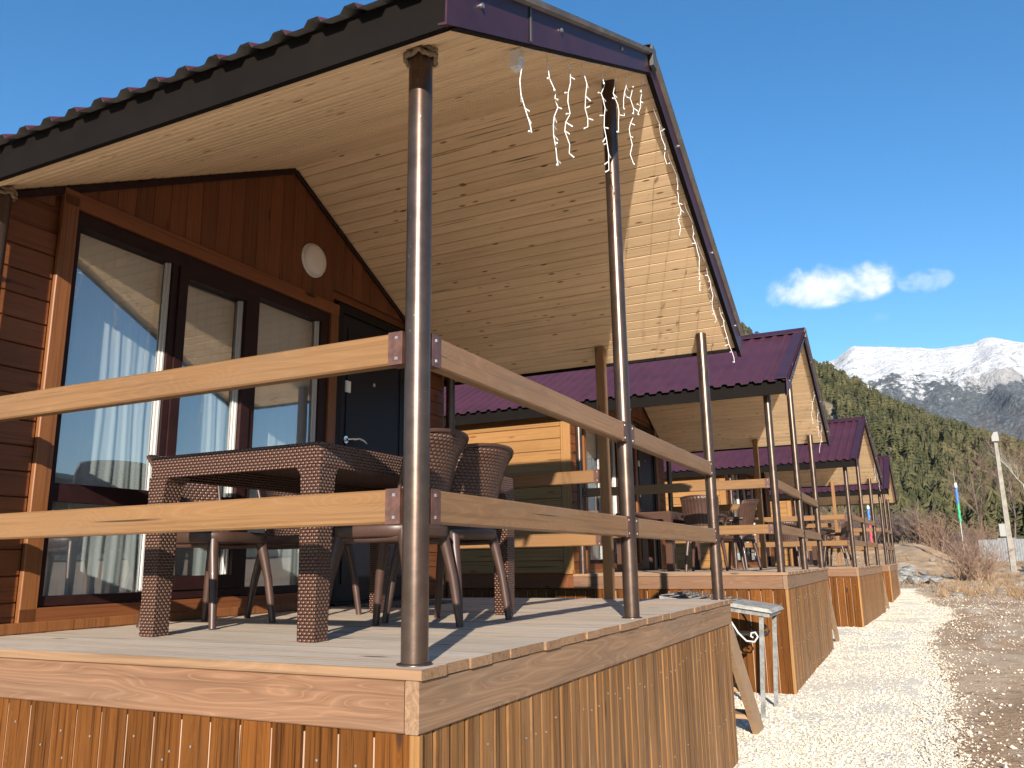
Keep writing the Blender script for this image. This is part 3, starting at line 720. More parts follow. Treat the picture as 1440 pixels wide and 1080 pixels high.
    part('wall_lamp', M.mesh('wall_lamp', ['lamp_opal', 'white_plastic']), (WX+.001, 2.225, 2.385))
    # --- columns and posts
    def column(x, y, h, r=.0395):
        M = MB(); M.tube([(0, 0, .001), (0, 0, h*.5), (0, 0, h)], r, 28); M.lathe([(r+.012, .0), (r+.012, .004), (r+.002, .006)], 20)
        return part('column', M.mesh('column', 'tube_brown'), (x, y, 0))
    def rope(col, h, r=.041):
        M = MB()
        for k in range(2):
            pts = [((r+.008+.004*math.sin(9*a))*math.cos(a), (r+.008+.004*math.sin(9*a))*math.sin(a), h-.012-.02*k+.006*math.sin(5*a+k)) for a in np.linspace(0, 2*math.pi, 40)]
            M.tube(pts, [.009+.0015*math.sin(i*2.1) for i in range(40)], 7, caps=False)
        link('rope_wrap', M.mesh('rope_wrap', 'rope'), col)
    c1 = column(0, 0, Sz(0)+.004); rope(c1, Sz(0)-.006)
    c2 = column(0, 2, Sz(2)-.012)
    c3 = column(0, 4, Sz(4)+.004)
    for y in (0, 4): rope(column(-2.215, y, Sz(0)+.004), Sz(0)-.006)
    p4 = part('wooden_post', board_mesh(Sz(4), .072, .072, .006, 'zx', 'post_wood'), (-.817, 4, Sz(4)/2+.001)); 
    # --- rails
    def bracket(rail, locs):
        for (x, y, z, ax) in locs:
            M = MB(); a, b = (.026, .0285) if ax == 'x' else (.0285, .026)
            M.box(-a, a, -b, b, -.052, .052)
            for sz in (-.033, .033):
                for sg in (-1, 1):
                    if ax == 'x': M.box(.004-.0045, .004+.0045, sg*b-.002, sg*b+.002, sz-.0045, sz+.0045, 1)
                    else: M.box(sg*a-.002, sg*a+.002, -.0045, .0045, sz-.0045, sz+.0045, 1)
            link('bracket', M.mesh('bracket', ['bracket', 'screw']), rail, (x, y, z))
    R = .0405
    for z in (.932, .448):
        a, b = -2.215+R, -R
        r = part('rail', board_mesh(b-a, .1, .05, .006, 'xz', 'rail'), ((a+b)/2, 0, z)); bracket(r, [((b-a)/2-.024, 0, 0, 'x'), (-(b-a)/2+.024, 0, 0, 'x')])
        for ya in (0, 2):
            L = 2-2*R; r = part('rail', board_mesh(L, .1, .05, .006, 'yz', 'rail_y'), (0, ya+1, z)); bracket(r, [(0, L/2-.024, 0, 'y'), (0, -L/2+.024, 0, 'y')])
        a, b = -2.215+R, -.817-.0365
        r = part('rail', board_mesh(b-a, .1, .05, .006, 'xz', 'rail'), ((a+b)/2, 4, z)); bracket(r, [((b-a)/2-.024, 0, 0, 'x')])
    # --- soffit
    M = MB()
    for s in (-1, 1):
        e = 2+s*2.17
        b0 = .0046 if s < 0 else .022  # left backing set nearly flush, so its painted groove shade stays visible
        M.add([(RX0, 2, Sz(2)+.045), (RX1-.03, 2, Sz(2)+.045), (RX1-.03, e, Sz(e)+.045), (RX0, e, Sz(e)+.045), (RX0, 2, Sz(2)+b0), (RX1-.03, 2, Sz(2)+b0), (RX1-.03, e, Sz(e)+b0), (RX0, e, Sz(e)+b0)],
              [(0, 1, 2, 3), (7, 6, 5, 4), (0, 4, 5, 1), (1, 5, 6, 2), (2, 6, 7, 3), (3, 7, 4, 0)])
    sof = part('soffit', M.mesh('soffit_backing', 'groove_shade_brown'))
    slope = 2.19/math.cos(ANG); LX = RX1-.03-(WX+.003)
    for s in (-1, 1):
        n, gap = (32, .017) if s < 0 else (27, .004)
        pw = slope/n
        for i in range(n):
            d = pw*(i+.5)*math.cos(ANG); y = 2+s*(d); z = Sz(y)+.0105*math.cos(ANG)
            if s < 0 and i < 0: continue
            mt = Matrix.Translation((WX+.003+LX/2, y, z)) @ Matrix.Rotation(-s*ANG, 4, 'X')
            link('soffit_board', board_mesh(LX, pw-gap, .017, .003, 'xy', 'pine_soffit'), sof, mat=mt)
    # --- roof
    def sheet(s):
        M = MB(); prof = [(0, 0), (.062, 0), (.078, .024), (.118, .024), (.134, 0)]
        xs = []; x = RX0
        while x < RX1+.02:
            for dx, dz in prof: xs.append((x+dx, dz))
            x += .1455
        xs = [(min(a, RX1+.03), b) for a, b in xs]
        yr, ye = 2+s*.02, 2+s*2.25
        for dz0, mi in ((.0, 0), (-.0015, 1)):
            vs = []
            for a, b in xs: vs.append((a, yr, Rz(yr)+dz0+b)); vs.append((a, ye, Rz(ye)+dz0+b))
            f = [(2*i, 2*i+1, 2*i+3, 2*i+2) if (s > 0) == (mi == 0) else (2*i+2, 2*i+3, 2*i+1, 2*i) for i in range(len(xs)-1)]
            f = [tuple(reversed(q)) for q in f]
            M.add(vs, f, mi)
        return part('roof_sheet', M.mesh('roof_sheet', ['roof_purple', 'roof_under']))
    for s in (-1, 1):
        sh = sheet(s)
        e = 2+s*2.20
        # fascia along the eave
        M = MB(); ya, yb = sorted((e, e-s*.022)); M.box(RX0, RX1-.012, ya, yb, Sz(e)-.012, Rz(e)-.004); link('fascia', M.mesh('fascia', 'fascia_dark'), sh)
        
        # rake trim: face + return over the sheet, profile swept down the slope
        y0_, y1_ = 2, 2+s*2.255
        pr = [(RX1-.03, -.016), (RX1, -.022), (RX1+.006, 'a'), (RX1-.115, 'b'), (RX1-.115, 'c'), (RX1-.002, 'd'), (RX1-.006, -.012), (RX1-.03, -.010)]
        M = MB(); TP = dict(a=.030, b=.034, c=.029, d=.025); vs = [(x, yy, Rz(yy)+TP[z] if isinstance(z, str) else Sz(yy)+z) for yy in (y0_, y1_) for x, z in pr]; kk = len(pr)
        M.add(vs, [(j, (j+1) % kk, kk+(j+1) % kk, kk+j) for j in range(kk)]+[tuple(range(kk)), tuple(range(2*kk-1, kk-1, -1))])
        me = M.mesh('rake_trim', 'trim_purple'); bm = bmesh.new(); bm.from_mesh(me); bmesh.ops.recalc_face_normals(bm, faces=bm.faces); bm.to_mesh(me); bm.free()
        rt = link('rake_trim', me, sh)
        M = MB(); ym = 2+s*.02; ye = 2+s*2.20
        q = [(RX1-.028, -.026), (RX1-.002, -.026), (RX1-.002, -.0225), (RX1-.028, -.0165)]
        vs = [(x, ym, Sz(ym)+z) for x, z in q]+[(x, ye, Sz(ye)+z) for x, z in q]
        M.add(vs, [(0, 1, 5, 4), (1, 2, 6, 5), (2, 3, 7, 6), (3, 0, 4, 7), (0, 3, 2, 1), (4, 5, 6, 7)]); link('rake_drip', M.mesh('rake_drip', 'fascia_dark'), sh)
        if s < 0:
            M = MB(); yj = .335; M.box(RX1+.006, RX1+.0085, yj-.007, yj+.007, Sz(yj)-.018, Rz(yj)+.028); link('trim_joint', M.mesh('trim_joint', 'gutter_cap'), sh)
        for t in (.25, .62, .93):
            yy = 2+s*2.2*t; M = MB(); M.tube([(RX1+.001, yy, Sz(yy)+.07), (RX1+.012, yy, Sz(yy)+.07)], .009, 6); link('screw', M.mesh('screw', 'screw'), sh)
    M = MB()
    rc = [(-.16, .132-.16*SL), (-.03, .136), (.03, .136), (.16, .132-.16*SL), (.16, .1265-.16*SL), (.03, .1305), (-.03, .1305), (-.16, .1265-.16*SL)]
    vs = [(x, 2+a, Sz(2)+b) for x in (RX0, RX1+.02) for a, b in rc]; kk = 8
    M.add(vs, [(j, (j+1) % kk, kk+(j+1) % kk, kk+j) for j in range(kk)]+[(7, 6, 1, 0), (6, 5, 2, 1), (5, 4, 3, 2), (8, 9, 14, 15), (9, 10, 13, 14), (10, 11, 12, 13)])
    me = M.mesh('ridge_cap', 'trim_purple'); bm = bmesh.new(); bm.from_mesh(me); bmesh.ops.recalc_face_normals(bm, faces=bm.faces); bm.to_mesh(me); bm.free()
    rc_ = part('ridge_cap', me)
    M = MB(); M.box(RX1+.008, RX1+.03, 1.965, 2.035, Sz(2)+.0, Sz(2)+.128); link('ridge_end_cap', M.mesh('ridge_end', 'gutter_cap'), rc_)
    # --- stairs on the far flank
    M = MB(); sy0, sy1 = DY1+.004, 5.22
    def stringer(x):
        M = MB(); a, b = (-.05, .19)
        vs = []
        for xx in (x-.021, x+.021): vs += [(xx, sy0, -.02), (xx, sy0, -.27), (xx, sy1-.17, -1.145), (xx, sy1+.05, -1.145), (xx, sy1+.05, -1.08)]
        M.add(vs, [(0, 1, 2, 3, 4), (9, 8, 7, 6, 5), (0, 5, 6, 1), (1, 6, 7, 2), (2, 7, 8, 3), (3, 8, 9, 4), (4, 9, 5, 0)])
        me = M.mesh('stringer', 'stringer'); bm = bmesh.new(); bm.from_mesh(me); bmesh.ops.recalc_face_normals(bm, faces=bm.faces); bm.to_mesh(me); bm.free(); return me
    st = part('stairs', stringer(.01))
    link('stringer', stringer(-.78), st)
    for i in range(4):
        link('tread', board_mesh(.745, .24, .035, .004, 'xy', 'stringer'), st, (-.385, sy0+.12+.245*i, -.22-.235*i))
    # --- door mat
    return root

cab = build_cabin()
cab.location = (0, 0, -ZB)
POS = [(0, 0, 0, 0), (.0143, 7.028, .1404, -.0021), (.23, 14.8004, .1039, -.0604), (.5414, 22.3225, .0765, -.0234)]
CL = ['brown timber cabin with aubergine roof whose porch holds the wicker dining set with four chairs',
      'timber cabin with aubergine roof beside the iron stand with the shingled top',
      'timber cabin with aubergine roof standing between two similar cabins, third along the gravel path',
      'last timber cabin of the row, standing before the stony bank and bare shrubs']
cab['label'] = CL[0]; cab['group'] = 'timber cabins in a row'
cabins = [cab]
for k in range(1, 4):
    c = copy_tree(cab); c.location = (POS[k][0], POS[k][1], POS[k][2]-ZB); c.rotation_euler = (0, 0, POS[k][3]); c['label'] = CL[k]; cabins.append(c)
def local(k, x, y, z):
    px, py, pz, r = POS[k]; c, s = math.cos(r), math.sin(r)
    return (px+x*c-y*s, py+x*s+y*c, pz+z)

# ------------------------------------------------------------------ curtains and lamp behind the panes
def curtain_mesh(w, h, folds, amp, seed):
    rs = np.random.RandomState(seed); n = folds*10; V = []; F = []
    ph = rs.uniform(0, 6.28, 4)
    for j in range(9):
        t = j/8
        for i in range(n+1):
            u = i/n; q = u*folds*2*math.pi
            d = -abs(amp)*.2+amp*(math.sin(q+ph[0]+.5*math.sin(q*.37+ph[1]))+.45*math.sin(q*2.3+ph[2]))*(.55+.45*(1-t)) 
            V.append((d, u*w+.012*math.sin(7*t+u*9), t*h))
    for j in range(8):
        for i in range(n): F.append((j*(n+1)+i, j*(n+1)+i+1, (j+1)*(n+1)+i+1, (j+1)*(n+1)+i))
    me = bpy.data.meshes.new('curtain'); me.from_pydata(V, [], F); me.materials.append(MAT['curtain']); me.polygons.foreach_set('use_smooth', [True]*len(F)); return me
for k in range(4):
    where = ['of the window beside the wicker table', 'of the second cabin', 'of the third cabin', 'of the last cabin'][k]
    for (a, w, f, nm) in ((.43, .72, 8, 'left light'), (1.18, .50, 5, 'middle light'), (1.80, .58, 5, 'right light'))[:3 if k < 2 else 1]:
        o = link('curtain', curtain_mesh(w, 1.98, f, .005, 5+int(a*10)), None, local(k, WX-.094, a, .06)); o.rotation_euler = (0, 0, POS[k][3])
        tag(o, 'white sheer curtain behind the %s %s' % (nm, where), 'curtain', 'sheer curtains behind the panes')
M = MB(); M.lathe([(.02, .12), (.10, .10), (.135, .02), (.125, -.08), (.08, -.15), (.01, -.17)], 24); M.tube([(0, 0, .11), (0, 0, .95)], .006, 6)
tag(link('pendant_lamp', M.mesh('pendant_lamp', ['lamp_opal']), None, (-3.15, 1.83, 2.05)), 'beige bowl-shaped pendant lamp hanging inside the cabin behind the middle pane', 'lamp')

# ------------------------------------------------------------------ wicker table
def make_table(lx, ly, label):
    t = thing('wicker_table', label, 'table')
    H = .75; M = MB(); ap = .095; r = .03; ex, ey = lx/2, ly/2
    # rounded rectangle rim, apron with a rolled top edge
    def rr(o, z):
        pts = []
        for cx, cy, a0 in ((ex-r, ey-r, 0), (-ex+r, ey-r, 90), (-ex+r, -ey+r, 180), (ex-r, -ey+r, 270)):
            for k in range(4):
                a = math.radians(a0+30*k); pts.append((cx+(r+o)*math.cos(a), cy+(r+o)*math.sin(a), z))
        return pts
    rings = [rr(-.022, H-ap), rr(-.003, H-ap), rr(0, H-ap+.01), rr(0, H-.012), rr(-.004, H-.003), rr(-.012, H)]
    vs = sum(rings, []); k = 16
    M.add(vs, [(i*k+j, i*k+(j+1) % k, (i+1)*k+(j+1) % k, (i+1)*k+j) for i in range(5) for j in range(k)])
    M.add(rings[-1], [tuple(range(k))]); M.add(rr(-.022, H-.02), [tuple(reversed(range(k)))])
    M.add(rr(-.022, H-.02)+rings[0], [(j, k+j, k+(j+1) % k, (j+1) % k) for j in range(k)])
    link('table_top', M.mesh('table_top', 'rattan', True), t)
    lw = .046
    for sx in (-1, 1):
        for sy in (-1, 1):
            M = MB(); vs = []
            hh = H-ap+.004
            for z, w, o in ((0, .036, .006), (.004, .040, .004), (hh-.10, .045, .0), (hh-.03, .052, -.007), (hh, .075, -.03)):
                cx = sx*(ex-.050-o*0); cy = sy*(ey-.050)
                q = w-.045
                for dx, dy in ((-1, -1), (1, -1), (1, 1), (-1, 1)):
                    # the gusset grows inwards only
                    wx = w if dx*sx < 0 else min(w, .045); wy = w if dy*sy < 0 else min(w, .045)
                    vs.append((cx+dx*wx, cy+dy*wy, z))
            n = 5
            M.add(vs, [(i*4+j, i*4+(j+1) % 4, (i+1)*4+(j+1) % 4, (i+1)*4+j) for i in range(n-1) for j in range(4)]+[(3, 2, 1, 0)])
            link('leg', M.mesh('leg', 'rattan', True), t)
    return t
tb = make_table(.935, 1.72, 'brown woven wicker dining table on the porch beside the dark entrance door')
tb.location = (-1.175, 1.285, .001); tb['group'] = 'wicker tables on the porches'
# ------------------------------------------------------------------ chairs
def make_chair(arms, label):
    t = thing('armchair' if arms else 'wicker_chair', label, 'chair')
    # faces -X: back at +X. origin under the seat centre
    M = MB(); sw, sd, sh = .215, .21, .445
    def ring(o, z, k=24):
        pts = []
        for j in range(k):
            a = 2*math.pi*j/k; c, s = math.cos(a), math.sin(a)
            q = 3.6
            pts.append((math.copysign(abs(c)**(2/q), c)*(sd+o), math.copysign(abs(s)**(2/q), s)*(sw+o)*(1+.06*-c), z))
        return pts
    rings = [ring(-.03, sh-.05), ring(-.012, sh-.055), ring(.0, sh-.045), ring(.006, sh-.012), ring(.002, sh-.002), ring(-.012, sh), ring(-.04, sh-.006), ring(-.10, sh-.012)]
    k = 24; M.add(sum(rings, []), [(i*k+j, i*k+(j+1) % k, (i+1)*k+(j+1) % k, (i+1)*k+j) for i in range(len(rings)-1) for j in range(k)], 0, True)
    M.add(rings[-1], [tuple(range(k))]); M.add(rings[0], [tuple(reversed(range(k)))])
    link('seat', M.mesh('seat', 'seat_brown'), t)
    for sx in (-1, 1):
        for sy in (-1, 1):
            M = MB(); x0, y0 = sx*(sd-.045), sy*(sw-.04)
            M.tube([(x0-.01*sx, y0-.01*sy, sh-.03), (x0+.005*sx, y0+.003*sy, sh-.10), (x0+.03*sx, y0+.018*sy, .22), (x0+.058*sx, y0+.036*sy, .0)], [.028, .0245, .021, .0165], 12)
            link('leg', M.mesh('leg', 'seat_brown'), t)
            if sx > 0:
                M = MB(); M.tube([(x0-.02, y0-.005*sy, sh-.055), (0, y0+.004*sy, sh-.062), (-x0+.02, y0-.005*sy, sh-.055)], [.02, .014, .02], 8); link('side_rail', M.mesh('side_rail', 'seat_brown'), t)
    # curved back
    V = []; F = []; nu, nv = (40 if arms else 18), 10; UV = []
    top = .84 if not arms else .90
    for side in (0, 1):
        for j in range(nv+1):
            v = j/nv
            for i in range(nu+1):
                u = i/nu*2-1
                hw = (.19+.035*v)*(1-.04*(v > .97))
                z = sh-.02+(top-sh+.02)*v - .018*abs(u)**3*v
                x = sd-.012+.115*v**1.15 - (.07+.02*v)*u*u + .028*max(0, v-.86)/.14*.9
                if arms: x += .0035*math.cos(u*nu/2*math.pi*.5)
                x += -.012 if side else 0
                V.append((x, u*hw, z)); UV.append((u*hw, z))
    q = (nu+1)*(nv+1)
    for j in range(nv):
        for i in range(nu):
            a = j*(nu+1)+i; F.append((a, a+1, a+nu+2, a+nu+1)); F.append((q+a+nu+1, q+a+nu+2, q+a+1, q+a))
    ed = [j*(nu+1) for j in range(nv+1)]; 
    for j in range(nv): a = j*(nu+1); b = a+nu; F.append((a+nu+1, q+a+nu+1, q+a, a)); F.append((b, q+b, q+b+nu+1, b+nu+1))
    for i in range(nu): a = nv*(nu+1)+i; F.append((a, a+1, q+a+1, q+a))
    me = bpy.data.meshes.new('backrest'); me.from_pydata(V, [], F); me.materials.append(MAT['seat_brown' if arms else 'rattan_back'])
    l = me.uv_layers.new(name='UVMap'); uvs = [UV[li.vertex_index] for li in me.loops]; l.data.foreach_set('uv', [c for uv in uvs for c in uv])
    me.polygons.foreach_set('use_smooth', [True]*len(F)); me.update()
    back = link('backrest', me, t)
    rim = []
    for (u, v) in [(-1, v/8) for v in range(9)]+[(u/8, 1) for u in range(-7, 8)]+[(1, 1-v/8) for v in range(9)]:
        hw = .19+.035*v; rim.append((sd-.018+.115*v**1.15-(.07+.02*v)*u*u+.028*max(0, v-.86)/.14*.9, u*hw, sh-.02+(top-sh+.02)*v-.018*abs(u)**3*v))
    M = MB(); M.tube(rim, .0095, 7); link('rim', M.mesh('rim', 'seat_brown'), back)
    if arms:
        for s in (-1, 1):
            M = MB(); M.tube([(sd+.0, s*.20, .66), (.12, s*.245, .665), (-.10, s*.25, .66), (-.17, s*.245, .63), (-.175, s*.225, .55), (-.15, s*.205, .43)], [.016, .018, .019, .018, .016, .018], 9); link('armrest', M.mesh('armrest', 'seat_brown'), t)
    return t
ch = make_chair(False, ''); ar = make_chair(True, '')
def put(proto, first, k, x, y, rz, label, group):
    o = proto if first else copy_tree(proto)
    p = local(k, x, y, .001); o.location = p; o.rotation_euler = (0, 0, rz+POS[k][3]); o['label'] = label; o['category'] = 'chair'; o['group'] = group
    return o
GR = 'wicker chairs around the porch tables'
put(ch, True, 0, -.77, 1.02, .03, 'brown wicker chair with its back to the front railing, closest to the corner column', GR)
put(ch, False, 0, -.80, 1.55, -.10, 'brown wicker chair with its back to the front railing, next to the middle column', GR)
put(ch, False, 0, -1.86, 1.03, math.pi+.05, 'brown wicker chair pushed between the table and the tall curtained window', GR)
put(ch, False, 0, -1.84, 1.72, math.pi-.04, 'brown wicker chair between the table and the window, closer to the entrance door', GR)
GA = 'ribbed plastic armchairs on the far porches'
put(ar, True, 1, -1.04, 1.15, -math.pi/2+.05, 'brown ribbed plastic chair turned away from the railing on the second porch', GA)
put(ar, False, 1, -.86, 2.15, -.25, 'brown ribbed armchair on the second porch beside the wooden post', GA)
put(ar, False, 1, -1.10, 2.75, .1, 'brown ribbed armchair at the far end of the table on the second porch', GA)
t2 = make_table(.75, 1.5, 'brown woven wicker table on the second porch beside the ribbed armchairs'); t2.location = local(1, -1.84, 1.95, .001); t2.rotation_euler = (0, 0, POS[1][3]); t2['group'] = 'wicker tables on the porches'
t3 = copy_tree(t2); t3.location = local(2, -1.2, 1.8, .001); t3.rotation_euler = (0, 0, POS[2][3]); t3['label'] = 'brown woven wicker table on the third porch'
put(ar, False, 2, -1.3, .72, -math.pi/2, 'brown ribbed armchair on the third porch with its back to the side railing', GA)
put(ar, False, 2, -.55, 1.5, .1, 'brown ribbed armchair on the third porch with its back to the front railing', GA)
put(ar, False, 2, -.6, 2.3, -.1, 'brown ribbed armchair on the third porch near the far column', GA)
# a dark door mat
M = MB(); M.box(-2.22, -1.75, 2.62, 3.36, .001, .014)
tag(link('door_mat', M.mesh('door_mat', 'cloth_mat')), 'dark fibre mat lying before the entrance door', 'mat')

# ------------------------------------------------------------------ icicle string lights
def strand(rs, L):
    M = MB(); pts = [Vector((0, 0, 0)), Vector((.004, .006, -.055))]; z = 0
    d = Vector((0, 0, -1)); 
    while z < L:
        d = Vector((rs.uniform(-.35, .35), rs.uniform(-.45, .45), -1)).normalized(); st = rs.uniform(.035, .06); pts.append(pts[-1]+d*st); z += st
    M.tube(pts[:2], .0012, 5); M.tube(pts[1:], .0021, 6)
    for i in range(1, len(pts)):
        if rs.uniform() < .75 or i == len(pts)-1:
            a = rs.uniform(0, 6.28); e = pts[i]+Vector((.45*math.cos(a), math.sin(a), rs.uniform(-.5, .15))).normalized()*rs.uniform(.018, .034)
            M.tube([pts[i], e], [.0024, .0040], 6)
    return M.mesh('strand', 'wire_white')
def lights(k, ysl, label):
    t = thing('icicle_lights', label, 'string lights', local(k, 0, 0, 0), POS[k][3], 'icicle lights under the roof edges')
    rs = np.random.RandomState(40+k); xw = RX1-.045
    yw = np.linspace(min(y for y, _ in ysl)-.12, max(y for y, _ in ysl)+.06, 40)
    M = MB(); M.tube([(xw+.008*math.sin(i*1.7), y, Sz(y)-.010-.012*abs(math.sin(i*.9))) for i, y in enumerate(yw)], .0022, 5); link('wire', M.mesh('wire', 'wire_white'), t)
    for y, L in ysl: link('strand', strand(rs, L), t, (xw, y, Sz(y)-.016))
left = [(.37, .30), (.59, .46), (.84, .39), (1.0, .23), (1.26, .48), (1.47, .29), (1.66, .22), (1.77, .48), (1.96, .22)]
right = [(2.3+.36*i, [.22, .34, .40, .30, .36, .28, .30][i]) for i in range(5)]
lights(0, left+right, 'white icicle string lights hanging under the roof edge above the wicker dining set')
lights(1, [(y, L) for y, L in right[2:]], 'white icicle string lights hanging under the roof edge of the second cabin')
lights(2, [(y, L) for y, L in right[3:]], 'white icicle string lights hanging under the roof edge of the third cabin')
M = MB(); M.box(-.03, .03, -.028, .028, -.105, -.012); M.add([(-.03, -.028, -.105), (.03, -.028, -.105), (.03, .028, -.105), (-.03, .028, -.105), (-.018, -.018, -.12), (.018, -.018, -.12), (.018, .018, -.12), (-.018, .018, -.12)], [(0, 4, 5, 1), (1, 5, 6, 2), (2, 6, 7, 3), (3, 7, 4, 0), (7, 6, 5, 4)])
M.box(-.012, .012, -.012, .012, -.013, .03)
o = link('sensor_box', M.mesh('sensor_box', 'white_plastic'), None, (.15, .43, Sz(.43)-.008)); o.scale = (.62, .62, .72); tag(o, 'small white plastic sensor box fixed under the front corner of the roof', 'sensor')

# ------------------------------------------------------------------ iron stand with shingled top between the cabins
bb = thing('iron_stand', 'grey iron stand with scrolls and a sloping shingled top between two cabins', 'stand', (0, 0, -1.10))
def bz(x): return 1.10+(-.035-.135*(x+.85)/.93)
M = MB(); y0, y1 = 5.62, 6.28
M.add([(-.9, y0, bz(-.9)-.055), (.085, y0, bz(.085)-.055), (.085, y1, bz(.085)-.055), (-.9, y1, bz(-.9)-.055), (-.9, y0, bz(-.9)-.015), (.085, y0, bz(.085)-.015), (.085, y1, bz(.085)-.015), (-.9, y1, bz(-.9)-.015)], [(3, 2, 1, 0), (4, 5, 6, 7), (0, 1, 5, 4), (1, 2, 6, 5), (2, 3, 7, 6), (3, 0, 4, 7)])
link('top_frame', M.mesh('top_frame', 'iron_grey'), bb)
M = MB(); M.add([(-.30, y0-.03, bz(-.3)-.013), (.115, y0-.03, bz(.115)-.013), (.115, y1+.03, bz(.115)-.013), (-.30, y1+.03, bz(-.3)-.013), (-.3, y0-.03, bz(-.3)+.022), (.09, y0-.02, bz(.09)+.018), (.09, y1+.02, bz(.09)+.018), (-.3, y1+.03, bz(-.3)+.022)], [(3, 2, 1, 0), (4, 5, 6, 7), (0, 1, 5, 4), (1, 2, 6, 5), (2, 3, 7, 6), (3, 0, 4, 7)])
link('slab', M.mesh('slab', 'slab_grey'), bb)
for r in range(7):
    for c in range(5):
        x = -.86+.082*r; M = MB(); w = .128; ya = y0-.02+c*.137+random.uniform(-.01, .01)
        M.add([(-.02, 0, -.012), (.105, .0, .016), (.105, w, .016), (-.02, w, -.012), (-.02, 0, -.004), (.105, 0, .030), (.105, w, .030), (-.02, w, -.004)], [(3, 2, 1, 0), (4, 5, 6, 7), (0, 1, 5, 4), (1, 2, 6, 5), (2, 3, 7, 6), (3, 0, 4, 7)])
        o = link('shingle', M.mesh('shingle', 'shingle'), bb, (x, ya, bz(x)+.002)); o.rotation_euler = (0, .13+random.uniform(-.04, .04), random.uniform(-.05, .05))
for x, y in ((.01, y0+.03), (.03, y1-.03), (-.82, y0+.03), (-.82, y1-.03)):
    M = MB(); h = bz(x)-.056; fx = x-(.05 if x > -.5 else -.02)
    for (dx0, dx1, dy0, dy1) in ((-.02, .02, -.004, .004), (-.02, -.013, .004, .036)):
        M.add([(fx+dx0, y+dy0, 0), (fx+dx1, y+dy0, 0), (fx+dx1, y+dy1, 0), (fx+dx0, y+dy1, 0), (x+dx0, y+dy0, h), (x+dx1, y+dy0, h), (x+dx1, y+dy1, h), (x+dx0, y+dy1, h)], [(3, 2, 1, 0), (4, 5, 6, 7), (0, 1, 5, 4), (1, 2, 6, 5), (2, 3, 7, 6), (3, 0, 4, 7)])
    link('leg', M.mesh('leg', 'iron_grey'), bb)
def scroll(x0, z0, y, mir=1):
    pts = [(x0-.30*mir, y, z0+.10), (x0-.24*mir, y, z0+.06), (x0-.17*mir, y, z0-.06), (x0-.10*mir, y, z0-.13), (x0-.03*mir, y, z0-.135), (x0+.0*mir, y, z0-.09), (x0-.02*mir, y, z0-.055), (x0-.055*mir, y, z0-.06), (x0-.062*mir, y, z0-.09), (x0-.04*mir, y, z0-.10)]
    M = MB(); M.tube(pts, .0085, 7); return M.mesh('scroll', 'iron_white' if y < 6 else 'iron_black')
link('scroll', scroll(-.03, .80, y0+.012), bb); link('scroll', scroll(-.03, .80, y1-.012), bb)
M = MB(); M.box(-.82, -.02, y0+.20, y1-.20, .70, .72); link('shelf', M.mesh('shelf', 'iron_black'), bb)

# ------------------------------------------------------------------ bushes, trees, pole, fence, flags, stones
def bush_mesh(rs, n, H, W, mat, rad=.012, lean=0.0):
    M = MB()
    for i in range(n):
        a = rs.uniform(0, 6.28); sp = rs.uniform(.1, 1)**.7
        p = Vector((rs.normal(0, .14)*W, rs.normal(0, .14)*W, -.05)); d = Vector((math.cos(a)*sp*W*.85/H+lean, math.sin(a)*sp*W*.85/H, 1)).normalized()
        L = H*rs.uniform(.7, 1.08)*(1-.25*sp); q = [p]; seg = 5
        for s in range(seg):
            d = (d+Vector((rs.normal(0, .26), rs.normal(0, .26), .06))).normalized(); q.append(q[-1]+d*L/seg)
            if s >= 1:
                for b in range(3 if s < 4 else 4):
                    dd = (d+Vector((rs.normal(0, .6), rs.normal(0, .6), rs.normal(.1, .35)))).normalized(); l = L*rs.uniform(.12, .28)
                    e = q[-1]+dd*l*.5; e2 = e+(dd+Vector((rs.normal(0, .3), rs.normal(0, .3), .2))).normalized()*l*.5
                    M.tube([q[-1], e, e2], [rad*.42, rad*.34, rad*.2], 3, caps=False, smooth=False)
        M.tube(q, [rad*(1-.13*s) for s in range(seg+1)], 4, caps=False)
    return M.mesh('twigs', mat)
def bush(name, x, y, H, Wd, n, mat, label, seed, rad=.014, group=None):
    o = link(name, bush_mesh(np.random.RandomState(seed), n, H, Wd, mat, rad), None, (x, y, float(G(x, y))-.02)); return tag(o, label, 'shrub', group)
bush('bare_shrub', 3.45, 40.5, 2.3, 2.3, 130, 'twig_brown', 'large bare reddish brown shrub fanning out on the dry grass before the pole', 5, .014)
rs = np.random.RandomState(9)
for i in range(16):
    x = -14+1.35*i+rs.uniform(-.4, .4); y = 80+rs.uniform(-4, 5)
    bush('bare_shrub', x, y, rs.uniform(2.6, 4.2), rs.uniform(2.2, 3.0), 85, 'twig_grey' if i % 3 else 'twig_brown', 'leafless brown shrub in the thicket on top of the bank', 60+i, .024, 'bare shrubs on the bank')
def tree_mesh(rs, H, r0, spread, depth, mats):
    M = MB()
    def grow(p, d, L, r, lv):
        pts = [p]; rr = [r]; seg = 4
        for s in range(seg):
            d = (d+Vector((rs.normal(0, .10), rs.normal(0, .10), .05 if lv else .12))).normalized(); pts.append(pts[-1]+d*L/seg); rr.append(r*(1-.16*(s+1)))
            if lv < depth and (lv > 0 or s >= 1):
                for b in range(2 if lv == 0 else 2):
                    a = rs.uniform(0, 6.28); nd = (d*rs.uniform(.6, 1.1)+Vector((math.cos(a), math.sin(a), .15))*spread).normalized()
                    grow(pts[-1], nd, L*rs.uniform(.38, .6), rr[-1]*.55, lv+1)
        M.tube(pts, rr, 6 if lv == 0 else 4 if lv == 1 else 3, 0 if lv < 2 else 1, caps=False)
    grow(Vector((0, 0, -.1)), Vector((0.02, 0, 1)), H, r0, 0)
    return M.mesh('tree', mats)
